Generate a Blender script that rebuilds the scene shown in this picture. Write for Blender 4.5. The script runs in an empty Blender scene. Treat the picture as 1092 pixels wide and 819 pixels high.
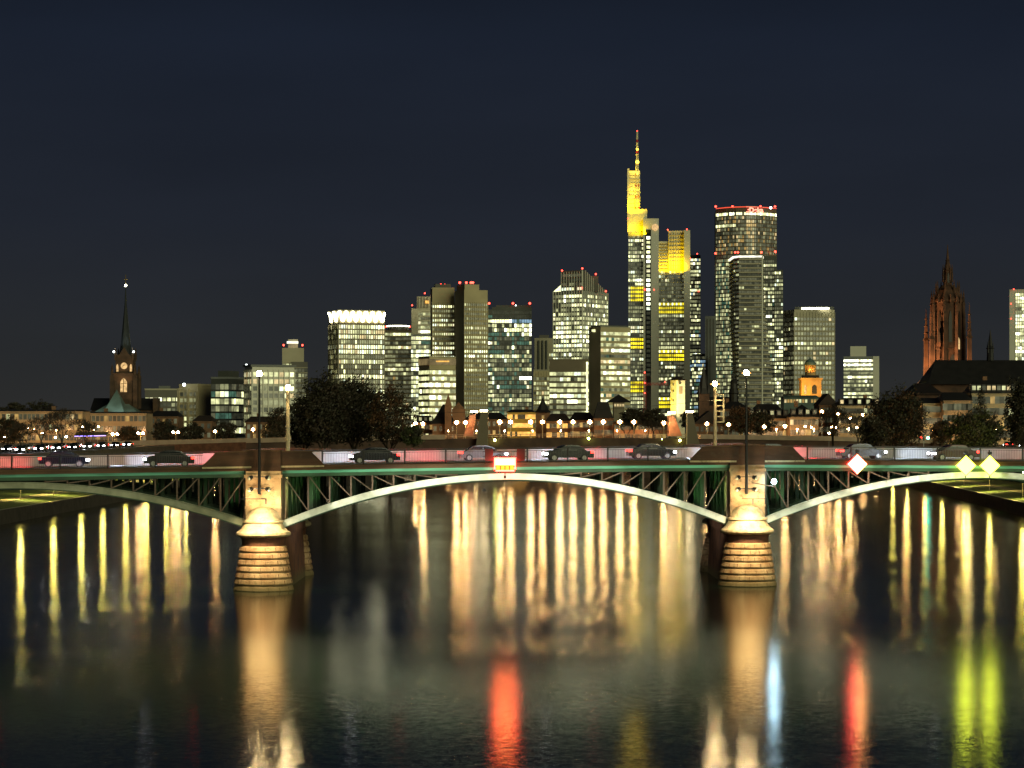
import bpy, math, random
from math import sin, cos, pi, radians, sqrt, atan2
from mathutils import Vector, Matrix

random.seed(11)
scene = bpy.context.scene
col = scene.collection

# ------------------------------------------------------------------ camera
FPX = 2400.0          # focal length in photo pixels (photo is 1092 wide)
CAMZ = 13.6           # eye height above the river, metres
HOR = 455.0           # row of the horizon in the photo
cam_d = bpy.data.cameras.new('camera')
cam = bpy.data.objects.new('camera', cam_d); col.objects.link(cam)
cam.location = (0, 0, CAMZ); cam.rotation_euler = (radians(90), 0, 0)
cam_d.sensor_width = 36; cam_d.lens = FPX / 1092 * 36
cam_d.shift_y = (HOR - 409.5) / 1092
cam_d.clip_start = 1; cam_d.clip_end = 30000
scene.camera = cam

# ------------------------------------------------------------------ sky: night with a faint city glow near the horizon
w = bpy.data.worlds.new("World"); scene.world = w; w.use_nodes = True
nt = w.node_tree; nt.nodes.clear()
out = nt.nodes.new('ShaderNodeOutputWorld'); bg = nt.nodes.new('ShaderNodeBackground')
tc = nt.nodes.new('ShaderNodeTexCoord'); sp = nt.nodes.new('ShaderNodeSeparateXYZ')
rp = nt.nodes.new('ShaderNodeValToRGB')
nt.links.new(tc.outputs['Generated'], sp.inputs[0]); nt.links.new(sp.outputs['Z'], rp.inputs[0])
cr = rp.color_ramp
cr.elements[0].position = 0.0; cr.elements[0].color = (0.0260, 0.0260, 0.0245, 1)
cr.elements[1].position = 1.0; cr.elements[1].color = (0.0025, 0.0045, 0.0090, 1)
for p, c in ((0.035, (0.0200, 0.0220, 0.0245)), (0.09, (0.0145, 0.0180, 0.0265)), (0.17, (0.0105, 0.0150, 0.0265)), (0.25, (0.0040, 0.0065, 0.0120))):
    e = cr.elements.new(p); e.color = (*c, 1)
nz = nt.nodes.new('ShaderNodeTexNoise'); nz.inputs['Scale'].default_value = 4; nz.inputs['Detail'].default_value = 4
mp = nt.nodes.new('ShaderNodeMapRange'); mp.inputs['To Min'].default_value = 0.72; mp.inputs['To Max'].default_value = 1.28
mpg = nt.nodes.new('ShaderNodeMapping'); mpg.inputs['Scale'].default_value = (1, 1, 4); nt.links.new(tc.outputs['Generated'], mpg.inputs[0]); nt.links.new(mpg.outputs[0], nz.inputs['Vector']); nt.links.new(nz.outputs[0], mp.inputs['Value'])
nt.links.new(rp.outputs[0], bg.inputs[0]); nt.links.new(mp.outputs[0], bg.inputs[1]); nt.links.new(bg.outputs[0], out.inputs[0])

# ------------------------------------------------------------------ the glow of the city behind the camera (very weak, warm, wide)
def sun_dir(o, az, el):   # az: direction the light comes from, clockwise from +Y
    d = Vector((sin(az) * cos(el), cos(az) * cos(el), sin(el)))
    o.rotation_euler = (-d).to_track_quat('-Z', 'Y').to_euler()
sl = bpy.data.lights.new('sun', 'SUN'); sl.energy = 1.45; sl.angle = radians(35); sl.color = (0.93, 0.95, 0.56)
so = bpy.data.objects.new('sun', sl); col.objects.link(so); sun_dir(so, radians(150), radians(14))

scene.view_settings.view_transform = 'Standard'; scene.view_settings.look = 'None'
scene.view_settings.exposure = 0; scene.view_settings.gamma = 1
scene.cycles.sample_clamp_indirect = 0; scene.cycles.sample_clamp_direct = 0
scene.cycles.max_bounces = 5; scene.cycles.diffuse_bounces = 2; scene.cycles.glossy_bounces = 3
scene.cycles.transmission_bounces = 3; scene.cycles.caustics_reflective = False; scene.cycles.caustics_refractive = False
scene.cycles.use_light_tree = True
scene.cycles.use_denoising = True

def PX(px, d): return (px - 546.0) / FPX * d
def PZ(py, d): return CAMZ + (HOR - py) * d / FPX

# ------------------------------------------------------------------ materials
def mat(name, c, rough=0.7, metal=0.0, var=0.25, scale=0.6, bump=0.0, c2=None, spec=0.5, stretch=None):
    m = bpy.data.materials.new(name); m.use_nodes = True
    n = m.node_tree; b = n.nodes['Principled BSDF']
    b.inputs['Roughness'].default_value = rough; b.inputs['Metallic'].default_value = metal
    b.inputs['Specular IOR Level'].default_value = spec
    t = n.nodes.new('ShaderNodeTexCoord'); no = n.nodes.new('ShaderNodeTexNoise')
    mpn = n.nodes.new('ShaderNodeMapping'); mpn.inputs['Scale'].default_value = stretch or (1, 1, 1)
    n.links.new(t.outputs['Object'], mpn.inputs[0]); n.links.new(mpn.outputs[0], no.inputs['Vector'])
    no.inputs['Scale'].default_value = scale; no.inputs['Detail'].default_value = 5
    mx = n.nodes.new('ShaderNodeMix'); mx.data_type = 'RGBA'
    if c2 is None: c2 = tuple(v * (1 - var) for v in c)
    cr_ = n.nodes.new('ShaderNodeMapRange'); cr_.inputs['From Min'].default_value = 0.35; cr_.inputs['From Max'].default_value = 0.65
    n.links.new(no.outputs[0], cr_.inputs['Value']); n.links.new(cr_.outputs[0], mx.inputs['Factor'])
    mx.inputs['A'].default_value = (*c, 1); mx.inputs['B'].default_value = (*c2, 1)
    n.links.new(mx.outputs['Result'], b.inputs['Base Color'])
    if bump:
        bp = n.nodes.new('ShaderNodeBump'); bp.inputs['Distance'].default_value = bump
        n2 = n.nodes.new('ShaderNodeTexNoise'); n2.inputs['Scale'].default_value = scale * 6; n2.inputs['Detail'].default_value = 6
        n.links.new(mpn.outputs[0], n2.inputs['Vector']); n.links.new(n2.outputs[0], bp.inputs['Height'])
        n.links.new(bp.outputs[0], b.inputs['Normal'])
    return m

def emit(name, c, s, var=0.0, scale=0.3, sampled=False, base=(0.05, 0.05, 0.05)):
    m = bpy.data.materials.new(name); m.use_nodes = True
    n = m.node_tree; b = n.nodes['Principled BSDF']
    b.inputs['Base Color'].default_value = (*base, 1); b.inputs['Roughness'].default_value = 0.25
    b.inputs['Emission Color'].default_value = (*c, 1); b.inputs['Emission Strength'].default_value = s
    if var:
        t = n.nodes.new('ShaderNodeTexCoord'); no = n.nodes.new('ShaderNodeTexNoise')
        no.inputs['Scale'].default_value = scale; no.inputs['Detail'].default_value = 2
        r = n.nodes.new('ShaderNodeMapRange'); r.inputs['From Min'].default_value = 0.3; r.inputs['From Max'].default_value = 0.7
        r.inputs['To Min'].default_value = s * (1 - var); r.inputs['To Max'].default_value = s * (1 + var)
        n.links.new(t.outputs['Object'], no.inputs['Vector']); n.links.new(no.outputs[0], r.inputs['Value'])
        n.links.new(r.outputs[0], b.inputs['Emission Strength'])
    m.cycles.emission_sampling = 'FRONT' if sampled else 'NONE'
    return m

M = dict(
    concrete=mat('concrete', (0.42, 0.38, 0.27), 0.8, scale=0.05),
    concrete_dark=mat('dark_concrete', (0.13, 0.12, 0.10), 0.8, scale=0.05),
    concrete_tan=mat('tan_concrete', (0.50, 0.42, 0.25), 0.8, scale=0.05),
    white_clad=mat('white_cladding', (0.62, 0.60, 0.50), 0.5, scale=0.03, var=0.15),
    steel_grey=mat('grey_cladding', (0.22, 0.23, 0.22), 0.5, scale=0.05),
    dark_clad=mat('dark_cladding', (0.075, 0.080, 0.070), 0.4, scale=0.05),
    brown_clad=mat('brown_cladding', (0.15, 0.115, 0.07), 0.6, scale=0.05),
    plaster=mat('cream_plaster', (0.36, 0.26, 0.16), 0.85, scale=0.15, var=0.3),
    plaster_pale=mat('pale_plaster', (0.46, 0.38, 0.24), 0.85, scale=0.15, var=0.2),
    plaster_brown=mat('brown_plaster', (0.22, 0.115, 0.06), 0.85, scale=0.2, var=0.4),
    sandstone=mat('red_sandstone', (0.10, 0.045, 0.024), 0.85, scale=0.3, var=0.6, bump=0.08),
    slate=mat('slate_roof', (0.016, 0.014, 0.014), 0.6, scale=0.3, var=0.4),
    tile=mat('brown_roof_tiles', (0.035, 0.020, 0.014), 0.8, scale=0.4, var=0.5),
    copper=mat('green_copper', (0.13, 0.19, 0.165), 0.6, scale=0.2, var=0.4),
    pierstone=mat('pier_sandstone', (0.56, 0.39, 0.21), 0.85, scale=0.9, c2=(0.34, 0.19, 0.085), bump=0.03),
    pierdark=mat('weathered_pier_stone', (0.17, 0.065, 0.030), 0.9, scale=0.8, c2=(0.08, 0.03, 0.02), bump=0.04),
    capstone=mat('cap_stone', (0.62, 0.50, 0.30), 0.8, scale=1.2, var=0.35, bump=0.02),
    parapet=mat('brown_stone_parapet', (0.085, 0.036, 0.015), 0.8, scale=0.7, var=0.5, bump=0.02, stretch=(0.25, 1, 2)),
    cornice=mat('brown_cornice', (0.12, 0.060, 0.025), 0.8, scale=1.0, var=0.5, bump=0.02, stretch=(0.3, 1, 1)),
    archw=mat('pale_arch_paint', (0.72, 0.74, 0.62), 0.5, scale=1.5, var=0.25, bump=0.004),
    green=mat('green_girder_paint', (0.13, 0.36, 0.24), 0.5, scale=1.0, var=0.4, stretch=(0.3, 1, 2)),
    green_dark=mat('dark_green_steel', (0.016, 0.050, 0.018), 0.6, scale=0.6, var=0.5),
    strutm=mat('tan_strut_steel', (0.13, 0.085, 0.055), 0.55, scale=1.0, var=0.4),
    black=mat('black_metal', (0.015, 0.015, 0.015), 0.4, scale=2),
    iron=mat('dark_iron_railing', (0.022, 0.018, 0.018), 0.45, scale=2),
    pale_pole=mat('pale_painted_steel', (0.55, 0.45, 0.28), 0.5, scale=1.0, var=0.3),
    galv=mat('galvanised_steel', (0.32, 0.32, 0.31), 0.4, 0.6, scale=2),
    asphalt=mat('asphalt', (0.05, 0.05, 0.05), 0.6, scale=1.5, var=0.3, bump=0.004),
    pave=mat('paving', (0.16, 0.14, 0.12), 0.8, scale=1.0, var=0.3),
    kerb=mat('kerb_stone', (0.30, 0.28, 0.25), 0.8, scale=2),
    barrier=mat('concrete_barrier', (0.52, 0.50, 0.48), 0.7, scale=1.0, var=0.25),
    quay=mat('quay_stone', (0.055, 0.045, 0.035), 0.9, scale=0.7, var=0.5, bump=0.05),
    grass=mat('grass', (0.10, 0.14, 0.03), 0.95, scale=0.5, c2=(0.04, 0.07, 0.012), bump=0.05),
    gravel=mat('gravel_path', (0.26, 0.22, 0.14), 0.95, scale=1.0, bump=0.02),
    ground=mat('ground', (0.06, 0.05, 0.04), 0.95, scale=0.1),
    brick=mat('red_brick_wall', (0.16, 0.060, 0.032), 0.9, scale=0.7, var=0.5, bump=0.02),
    bark=mat('bark', (0.055, 0.038, 0.025), 0.9, scale=1.0, var=0.5),
    leaf_g=mat('green_leaves', (0.060, 0.075, 0.018), 0.7, scale=0.35, c2=(0.035, 0.040, 0.010)),
    leaf_d=mat('dark_leaves', (0.028, 0.026, 0.011), 0.7, scale=0.35, c2=(0.022, 0.018, 0.008)),
    leaf_b=mat('brown_leaves', (0.045, 0.028, 0.013), 0.7, scale=0.2, c2=(0.024, 0.016, 0.009)),
    leaf_o=mat('autumn_leaves', (0.085, 0.038, 0.012), 0.7, scale=0.35, c2=(0.060, 0.026, 0.008)),
    glass=mat('dark_glass', (0.018, 0.022, 0.024), 0.12, scale=0.1, spec=0.6),
    tyre=mat('tyre_rubber', (0.02, 0.02, 0.02), 0.8, scale=5),
    yellow_clad=mat('pale_tower_cladding', (0.62, 0.60, 0.45), 0.6, scale=0.05, var=0.25),
    signw=mat('sign_back', (0.2, 0.2, 0.2), 0.6, scale=3),
    red_steel=mat('red_crane_steel', (0.35, 0.02, 0.02), 0.5, scale=1),
    gilt=mat('gilded_metal', (0.7, 0.5, 0.15), 0.3, 0.8, scale=3),
)
def weather(m):
    # stone blocks, soot blotches and a wet green tide line at the water
    n = m.node_tree; b = n.nodes['Principled BSDF']; src = b.inputs['Base Color'].links[0].from_socket
    t = n.nodes.new('ShaderNodeTexCoord'); g = n.nodes.new('ShaderNodeNewGeometry'); sx = n.nodes.new('ShaderNodeSeparateXYZ')
    n.links.new(g.outputs['Position'], sx.inputs[0])
    no = n.nodes.new('ShaderNodeTexNoise'); no.inputs['Scale'].default_value = 2.2; no.inputs['Detail'].default_value = 8; no.inputs['Roughness'].default_value = .7
    n.links.new(g.outputs['Position'], no.inputs['Vector'])
    m1 = n.nodes.new('ShaderNodeMapRange'); m1.inputs['From Min'].default_value = .52; m1.inputs['From Max'].default_value = .68; m1.inputs['To Max'].default_value = .75
    n.links.new(no.outputs[0], m1.inputs['Value'])
    x1 = n.nodes.new('ShaderNodeMix'); x1.data_type = 'RGBA'; x1.inputs['B'].default_value = (.07, .045, .022, 1)
    n.links.new(m1.outputs[0], x1.inputs['Factor']); n.links.new(src, x1.inputs['A'])
    ad = n.nodes.new('ShaderNodeMath'); ad.operation = 'MULTIPLY_ADD'; ad.inputs[1].default_value = 1.6; n.links.new(no.outputs[0], ad.inputs[0]); n.links.new(sx.outputs['Z'], ad.inputs[2])
    m2 = n.nodes.new('ShaderNodeMapRange'); m2.inputs['From Min'].default_value = 1.0; m2.inputs['From Max'].default_value = 1.9; m2.inputs['To Min'].default_value = .85; m2.inputs['To Max'].default_value = 0
    n.links.new(ad.outputs[0], m2.inputs['Value'])
    x2 = n.nodes.new('ShaderNodeMix'); x2.data_type = 'RGBA'; x2.inputs['B'].default_value = (.10, .085, .03, 1)
    n.links.new(m2.outputs[0], x2.inputs['Factor']); n.links.new(x1.outputs['Result'], x2.inputs['A']); n.links.new(x2.outputs['Result'], b.inputs['Base Color'])
    return m
for k_ in ('pierstone', 'capstone', 'pierdark', 'parapet', 'cornice'): weather(M[k_])
W = (0.98, 1.0, 0.50); WW = (1.0, 0.76, 0.36)
G = [emit('window_faint_glow', (0.80, 0.85, 0.50), 0.03, 0.6),  # unlit panes glow faintly too, as do the teal ones
     emit('window_very_dim', (0.80, 0.80, 0.45), 0.11, 0.6),
     emit('window_low', W, 0.27, 0.6),
     emit('window_mid', W, 0.75, 0.6),
     emit('window_bright', W, 1.8, 0.5),
     emit('window_hot', (0.97, 1.0, 0.68), 4.0, 0.4),
     emit('window_warm', WW, 0.75, 0.6),
     emit('window_teal', (0.30, 0.75, 0.52), 0.15, 0.6),
     emit('sky_garden_yellow', (1.0, 0.80, 0.02), 1.3, 0.7, 0.15),
     emit('window_amber', (1.0, 0.62, 0.18), 0.40, 0.6),
     emit('window_blue', (0.45, 0.75, 1.0), 0.45, 0.5),
     emit('window_cool', (0.86, 1.0, 0.72), 1.4, 0.5),
     emit('window_cream', (1.0, 0.92, 0.55), 1.1, 0.5)]
E = dict(
    lamp=emit('sodium_lantern', (1.0, 0.56, 0.20), 420, sampled=True),
    halo=emit('orange_halo_glow', (1.0, 0.42, 0.09), 4.0),  # glow for the halo discs added around lamp bulbs
    lampw=emit('warm_white_lantern', (1.0, 0.74, 0.36), 650, sampled=True),
    lampy=emit('park_lantern', (1.0, 0.84, 0.16), 260, sampled=True),
    lampg=emit('yellow_green_signal', (0.80, 1.0, 0.22), 40, sampled=True),
    red=emit('red_beacon', (1.0, 0.05, 0.03), 9),
    redhot=emit('red_sign', (1.0, 0.22, 0.14), 3.5),
    crown=emit('white_crown_light', (1.0, 0.97, 0.66), 12),
    pylon=emit('pylon_lantern', (1.0, 0.78, 0.42), 60, sampled=True),
    white=emit('white_roof_light', (0.9, 1.0, 0.95), 8),
    band=emit('bright_plant_floor', (1.0, 0.96, 0.75), 1.5, 0.5, 0.2),
    head=emit('headlight', (0.92, 0.96, 1.0), 22, sampled=True),
    tail=emit('taillight', (1.0, 0.03, 0.02), 9, sampled=True),
    flood=emit('cool_floodlight', (0.55, 0.85, 1.0), 130, sampled=True),
    cyan=emit('green_signal', (0.1, 1.0, 0.7), 60),
    violet=emit('violet_tube', (0.35, 0.25, 1.0), 6),
    clock=emit('lit_clock_face', (1.0, 0.62, 0.25), 0.8, 0.4, 1.0),
    gold=emit('gold_light', (1.0, 0.72, 0.05), 5),
    amber=emit('amber_window', (1.0, 0.50, 0.10), 1.2, 0.4, 0.6),
)

# ------------------------------------------------------------------ mesh helper
ORG = {}; KIDS = {}
class MB:
    def __init__(s): s.v = []; s.f = []; s.m = []
    def add(s, vs, fs, mi=0):
        o = len(s.v); s.v += [tuple(v) for v in vs]
        for f in fs: s.f.append([i + o for i in f]); s.m.append(mi)
        return s
    def quad(s, a, b, c, d, mi=0): return s.add([a, b, c, d], [(0, 1, 2, 3)], mi)
    def loft(s, r0, r1, mi=0, cap=True):
        n = len(r0); fs = [(i, (i + 1) % n, n + (i + 1) % n, n + i) for i in range(n)]
        if cap: fs += [tuple(range(n - 1, -1, -1)), tuple(range(n, 2 * n))]
        return s.add(list(r0) + list(r1), fs, mi)
    def rings(s, rings, mi=0):
        n = len(rings[0]); fs = []
        for k in range(len(rings) - 1):
            fs += [(k * n + i, k * n + (i + 1) % n, (k + 1) * n + (i + 1) % n, (k + 1) * n + i) for i in range(n)]
        fs += [tuple(range(n - 1, -1, -1)), tuple(range((len(rings) - 1) * n, len(rings) * n))]
        return s.add([p for r in rings for p in r], fs, mi)
    def prism(s, poly, z0, z1, mi=0):
        return s.loft([(x, y, z0) for x, y in poly], [(x, y, z1) for x, y in poly], mi)
    def box(s, x0, x1, y0, y1, z0, z1, mi=0):
        return s.prism([(x0, y0), (x1, y0), (x1, y1), (x0, y1)], z0, z1, mi)
    def bar(s, p, q, w, h=None, mi=0):
        p = Vector(p); q = Vector(q); h = h or w; d = (q - p).normalized()
        u = d.cross(Vector((0, 0, 1)))
        if u.length < 1e-3: u = Vector((1, 0, 0))
        u.normalize(); v = u.cross(d).normalized(); u = u * w / 2; v = v * h / 2
        return s.loft([p - u - v, p + u - v, p + u + v, p - u + v], [q - u - v, q + u - v, q + u + v, q - u + v], mi)
    def tube(s, p, q, r0, r1=None, n=8, mi=0):
        p = Vector(p); q = Vector(q); r1 = r0 if r1 is None else r1; d = (q - p).normalized()
        u = d.cross(Vector((0, 0, 1)))
        if u.length < 1e-3: u = Vector((1, 0, 0))
        u.normalize(); v = u.cross(d).normalized()
        R = lambda c, r: [c + (u * cos(2 * pi * i / n) + v * sin(2 * pi * i / n)) * r for i in range(n)]
        return s.loft(R(p, r0), R(q, r1), mi)
    def lathe(s, cx, cy, prof, n=12, mi=0, rot=0):
        return s.rings([[(cx + r * cos(2 * pi * i / n + rot), cy + r * sin(2 * pi * i / n + rot), z) for i in range(n)] for z, r in prof], mi)
    def ball(s, c, r, n=10, mi=0, sz=1):
        return s.lathe(c[0], c[1], [(c[2] + sz * r * sin(a), max(r * cos(a), r * .03)) for a in [pi * (k / 6 - .5) for k in range(7)]], n, mi)
    def build(s, name, mats, parent=None, org=None, smooth=False):
        if not isinstance(mats, (list, tuple)): mats = [mats]
        if parent is not None: o0 = ORG[parent.name]
        else: o0 = org if org is not None else (0, 0, 0)
        me = bpy.data.meshes.new(name)
        me.from_pydata([(x - o0[0], y - o0[1], z - o0[2]) for x, y, z in s.v], [], s.f)
        for m in mats: me.materials.append(m)
        me.polygons.foreach_set('material_index', s.m)
        if smooth: me.polygons.foreach_set('use_smooth', [True] * len(me.polygons))
        me.update()
        o = bpy.data.objects.new(name, me); col.objects.link(o)
        if parent is not None: o.parent = parent; KIDS.setdefault(parent.name, []).append(o)
        else: o.location = o0
        ORG[o.name] = o0
        return o

def tag(o, label, cat, group=None):
    o['label'] = label; o['category'] = cat
    if group: o['group'] = group
    return o
def thing(name, label, cat, loc, group=None):
    o = bpy.data.objects.new(name, None); col.objects.link(o); o.location = loc; ORG[o.name] = tuple(loc)
    o.empty_display_size = 0.5
    return tag(o, label, cat, group)
ORD = ('first second third fourth fifth sixth seventh eighth ninth tenth eleventh twelfth thirteenth fourteenth fifteenth sixteenth '
       'seventeenth eighteenth nineteenth twentieth twenty-first twenty-second twenty-third twenty-fourth twenty-fifth').split()
def rank(objs, key, fmt):
    """give every repeat a label that says which one it is"""
    for k, o in enumerate(sorted(objs, key=key)): o['label'] = fmt % ORD[k]
def colx(o): return o.location.x / o.location.y
def struct(o): o['kind'] = 'structure'; return o
def copy_tree(o, parent=None):
    c = o.copy(); col.objects.link(c)
    if parent is not None: c.parent = parent
    ORG[c.name] = ORG[o.name]
    for ch in KIDS.get(o.name, []): copy_tree(ch, c)
    return c
def put(proto, first, loc, rz=0, label=None, group=None, scale=None):
    o = proto if first else copy_tree(proto)
    o.location = loc; o.rotation_euler = (0, 0, rz)
    if scale: o.scale = (scale,) * 3
    if label: o['label'] = label
    if group: o['group'] = group
    return o
def lamp_light(kind, loc, power, color, target=None, **k):
    l = bpy.data.lights.new('lamp_light', kind); l.energy = power; l.color = color
    for a, b in k.items(): setattr(l, a, b)
    o = bpy.data.objects.new('lamp_light', l); col.objects.link(o); o.location = loc
    if target is not None: o.rotation_euler = (Vector(target) - Vector(loc)).to_track_quat('-Z', 'Y').to_euler()
    return o

# ================================================================== RIVER, BANKS
def LBX(y): return -71.0                                   # left waterline
def RBX(y): return 78.0 + (y - 344) * 0.077                # right waterline (river widens a little)
struct(MB().quad((-9000, -600, -3), (9000, -600, -3), (9000, 14000, -3), (-9000, 14000, -3)).build('ground', M['ground']))

def water_mat():
    m = bpy.data.materials.new('river_water'); m.use_nodes = True
    n = m.node_tree; b = n.nodes['Principled BSDF']
    b.inputs['Base Color'].default_value = (0.002, 0.010, 0.007, 1); b.inputs['IOR'].default_value = 1.22
    t = n.nodes.new('ShaderNodeTexCoord')
    def noise(scale, st, det):
        mm = n.nodes.new('ShaderNodeMapping'); mm.inputs['Scale'].default_value = st
        no = n.nodes.new('ShaderNodeTexNoise'); no.inputs['Scale'].default_value = scale; no.inputs['Detail'].default_value = det
        n.links.new(t.outputs['Object'], mm.inputs[0]); n.links.new(mm.outputs[0], no.inputs['Vector']); return no
    r = noise(0.045, (0.35, 1, 1), 4)
    mr = n.nodes.new('ShaderNodeMapRange'); mr.inputs['From Min'].default_value = 0.35; mr.inputs['From Max'].default_value = 0.65
    mr.inputs['To Min'].default_value = 0.085; mr.inputs['To Max'].default_value = 0.105
    n.links.new(r.outputs[0], mr.inputs['Value']); n.links.new(mr.outputs[0], b.inputs['Roughness'])
    # ripples as slopes: fine chop on longer wavelets, longer across the stream
    s1 = noise(38.0, (0.6, 1, 1), 2); s2 = noise(4.5, (0.55, 1, 1), 3); s3 = noise(0.055, (0.25, 1, 1), 2)
    def vm(op, *ins):
        v = n.nodes.new('ShaderNodeVectorMath'); v.operation = op
        for k, q in enumerate(ins):
            if isinstance(q, tuple): v.inputs[k].default_value = q
            else: n.links.new(q, v.inputs[k])
        return v.outputs[0]
    h = (0.5, 0.5, 0.5)
    sA = vm('MULTIPLY', vm('SUBTRACT', s1.outputs['Color'], h), (0.180, 0.135, 0))
    sB = vm('MULTIPLY', vm('SUBTRACT', s2.outputs['Color'], h), (0.045, 0.042, 0))
    amp = n.nodes.new('ShaderNodeMapRange'); amp.inputs['From Min'].default_value = .38; amp.inputs['From Max'].default_value = .62
    amp.inputs['To Min'].default_value = 0.75; amp.inputs['To Max'].default_value = 1.25; n.links.new(s3.outputs[0], amp.inputs['Value'])
    sc = n.nodes.new('ShaderNodeVectorMath'); sc.operation = 'SCALE'; n.links.new(vm('ADD', sA, sB), sc.inputs[0]); n.links.new(amp.outputs[0], sc.inputs['Scale'])
    nn = vm('NORMALIZE', vm('ADD', sc.outputs[0], (0, 0, 1)))
    n.links.new(nn, b.inputs['Normal'])
    return m
struct(MB().quad((-400, -200, 0), (400, -200, 0), (400, 1400, 0), (-400, 1400, 0)).build('river_water', water_mat()))

# left bank: quay wall, grass strip with a path, embankment wall, street level
def bank(side):
    ys = [60, 200, 300, 344, 400, 450, 500, 560, 600, 640, 800]
    bx = (lambda y: LBX(y)) if side < 0 else (lambda y: RBX(y))
    s = side
    def strip(o0, z0, o1, z1, name, m, kind='structure'):
        mb = MB()
        for a, b in zip(ys, ys[1:]):
            p = [(bx(a) + s * o0, a, z0), (bx(b) + s * o0, b, z0), (bx(b) + s * o1, b, z1), (bx(a) + s * o1, a, z1)]
            mb.quad(*p)
        return struct(mb.build(name, m))
    strip(-0.3, -2.0, 0.0, 2.0, 'quay_wall', M['quay'])
    strip(0.0, 2.0, 0.6, 2.02, 'quay_edge', M['kerb'])
    strip(0.6, 2.02, 5.2, 2.3, 'grass_bank', M['grass'])
    strip(5.2, 2.32, 8.4, 2.32, 'gravel_path', M['gravel'])
    strip(8.4, 2.3, 18.0, 2.9, 'grass_lawn', M['grass'])
    strip(18.0, 2.9, 18.4, 8.6, 'embankment_wall', M['quay'])
    strip(18.4, 8.6, 20.0, 8.6, 'embankment_path', M['pave'])
    strip(20.0, 8.58, 34.0, 8.58, 'street', M['asphalt'])
    strip(34.0, 8.6, 420.0, 8.6, 'city_ground', M['pave'])
bank(-1); bank(1)
struct(MB().quad((-4000, 800, 8.5), (4000, 800, 8.5), (4000, 6000, 8.5), (-4000, 6000, 8.5)).build('city_ground_plain', M['ground']))
struct(MB().quad((-400, 800, -2), (400, 800, -2), (400, 800.5, 8.5), (-400, 800.5, 8.5)).build('far_bank_wall', M['quay']))

# ================================================================== TOWERS
def corners(pl, pc, pr, d, th):
    """two visible faces meeting at the near corner pc; th = turn of the left face"""
    kl, kc, kr = [(p - 546) / FPX for p in (pl, pc, pr)]
    C = Vector((kc * d, d)); c, s = cos(th), sin(th)
    wl = (C.x - kl * d) / (c + kl * s); wr = (kr * d - C.x) / (s - kr * c)
    L = C + Vector((-c, s)) * wl; R = C + Vector((s, c)) * wr
    return L, C, R, L + R - C
def front(pl, pr, d, depth):
    """one visible face square to the line of sight"""
    kl, kr = (pl - 546) / FPX, (pr - 546) / FPX
    km = (kl + kr) / 2; f = Vector((1, -km)).normalized(); b = Vector((km, 1)).normalized()
    mid = Vector((km * d, d)); w = (kr - kl) * d / 2 * sqrt(1 + km * km)
    L = mid - f * w; R = mid + f * w
    return L, R, R + b * depth, L + b * depth

def row(n, p, lit, unlit, run):
    r = []
    while len(r) < n:
        on = random.random() < p
        c = random.choice(lit if on else unlit)
        for _ in range(max(1, int(random.expovariate(1 / run) + 0.5))):
            r.append(random.choice(lit) if (on and random.random() < .35) else c)
    return r[:n]

def windows(root, path, z0, z1, fh, cw, hh=0.62, gap=0.12, p=0.5, q=0.3, lit=(2, 3, 3, 4, 4, 5), unlit=(0, 0, 1), run=2.5,
            fins=None, fin_w=0.35, fin_d=0.35, fin_mat=None, pick=None, slab=None, slab_d=0.4, name='window_band', step=1):
    """ribbon of windows for every floor, wrapping all visible faces"""
    nf = max(1, int((z1 - z0) / fh)); segs = []
    for a, b in zip(path, path[1:]):
        a = Vector(a); b = Vector(b); L = (b - a).length; n = max(1, round(L / (cw * .86)))
        d = (b - a) / L; nr = Vector((d.y, -d.x)); segs.append((a, d, nr, L, n))
    for i in range(nf):
        mb = MB(); za = z0 + fh * i + fh * (1 - hh) / 2; zb = za + fh * hh
        busy = random.random() < q; tone = random.random() * (1.6 if name != 'window_band' else 1)
        for si, (a, d, nr, L, n) in enumerate(segs):
            r = row(n, min(1, p * 2.2) if busy else p * 0.75, lit, unlit, run * (2 if busy else 1))
            if tone < .62:                                  # open-plan floor: one tone with small changes
                base = 4 if busy and tone < .4 else 3 if (busy or tone < p * .5) else 2 if tone < p else 1
                r = [max(0, min(5, base + random.choice((-1, 0, 0, 0, 0, 1)))) if random.random() < .80 else v_ for v_ in r]
            r = [random.choice((11, 12, 4, 4)) if v_ == 4 else v_ for v_ in r]
            w_ = L / n
            for j in range(n):
                mi = r[j]
                if pick:
                    g = pick(si, i, j, nf, n)
                    if g is not None: mi = g
                p0 = a + d * (w_ * (j + gap)) + nr * 0.12; p1 = a + d * (w_ * (j + 1 - gap)) + nr * 0.12
                mb.quad((p0.x, p0.y, za), (p1.x, p1.y, za), (p1.x, p1.y, zb), (p0.x, p0.y, zb), mi)
        mb.build(name, G, root)
    if fins:
        for (a, d, nr, L, n) in segs:
            mb = MB(); w_ = L / n
            for j in range(0, n + 1, fins):
                c = a + d * (w_ * j) + nr * fin_d / 2
                u = d * fin_w / 2; v = nr * fin_d / 2
                mb.prism([tuple(c - u + v), tuple(c + u + v), tuple(c + u - v), tuple(c - u - v)], z0, z1)
            mb.build('mullions', fin_mat or M['concrete'], root)
    if slab:
        mb = MB()
        for (a, d, nr, L, n) in segs:
            for i in range(0, nf + 1, step):
                z = z0 + fh * i; b = a + d * L; o = nr * slab_d
                mb.prism([tuple(a + o), tuple(b + o), tuple(b), tuple(a)], z - 0.22, z + 0.22)
        mb.build('floor_slabs', slab, root)

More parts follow.
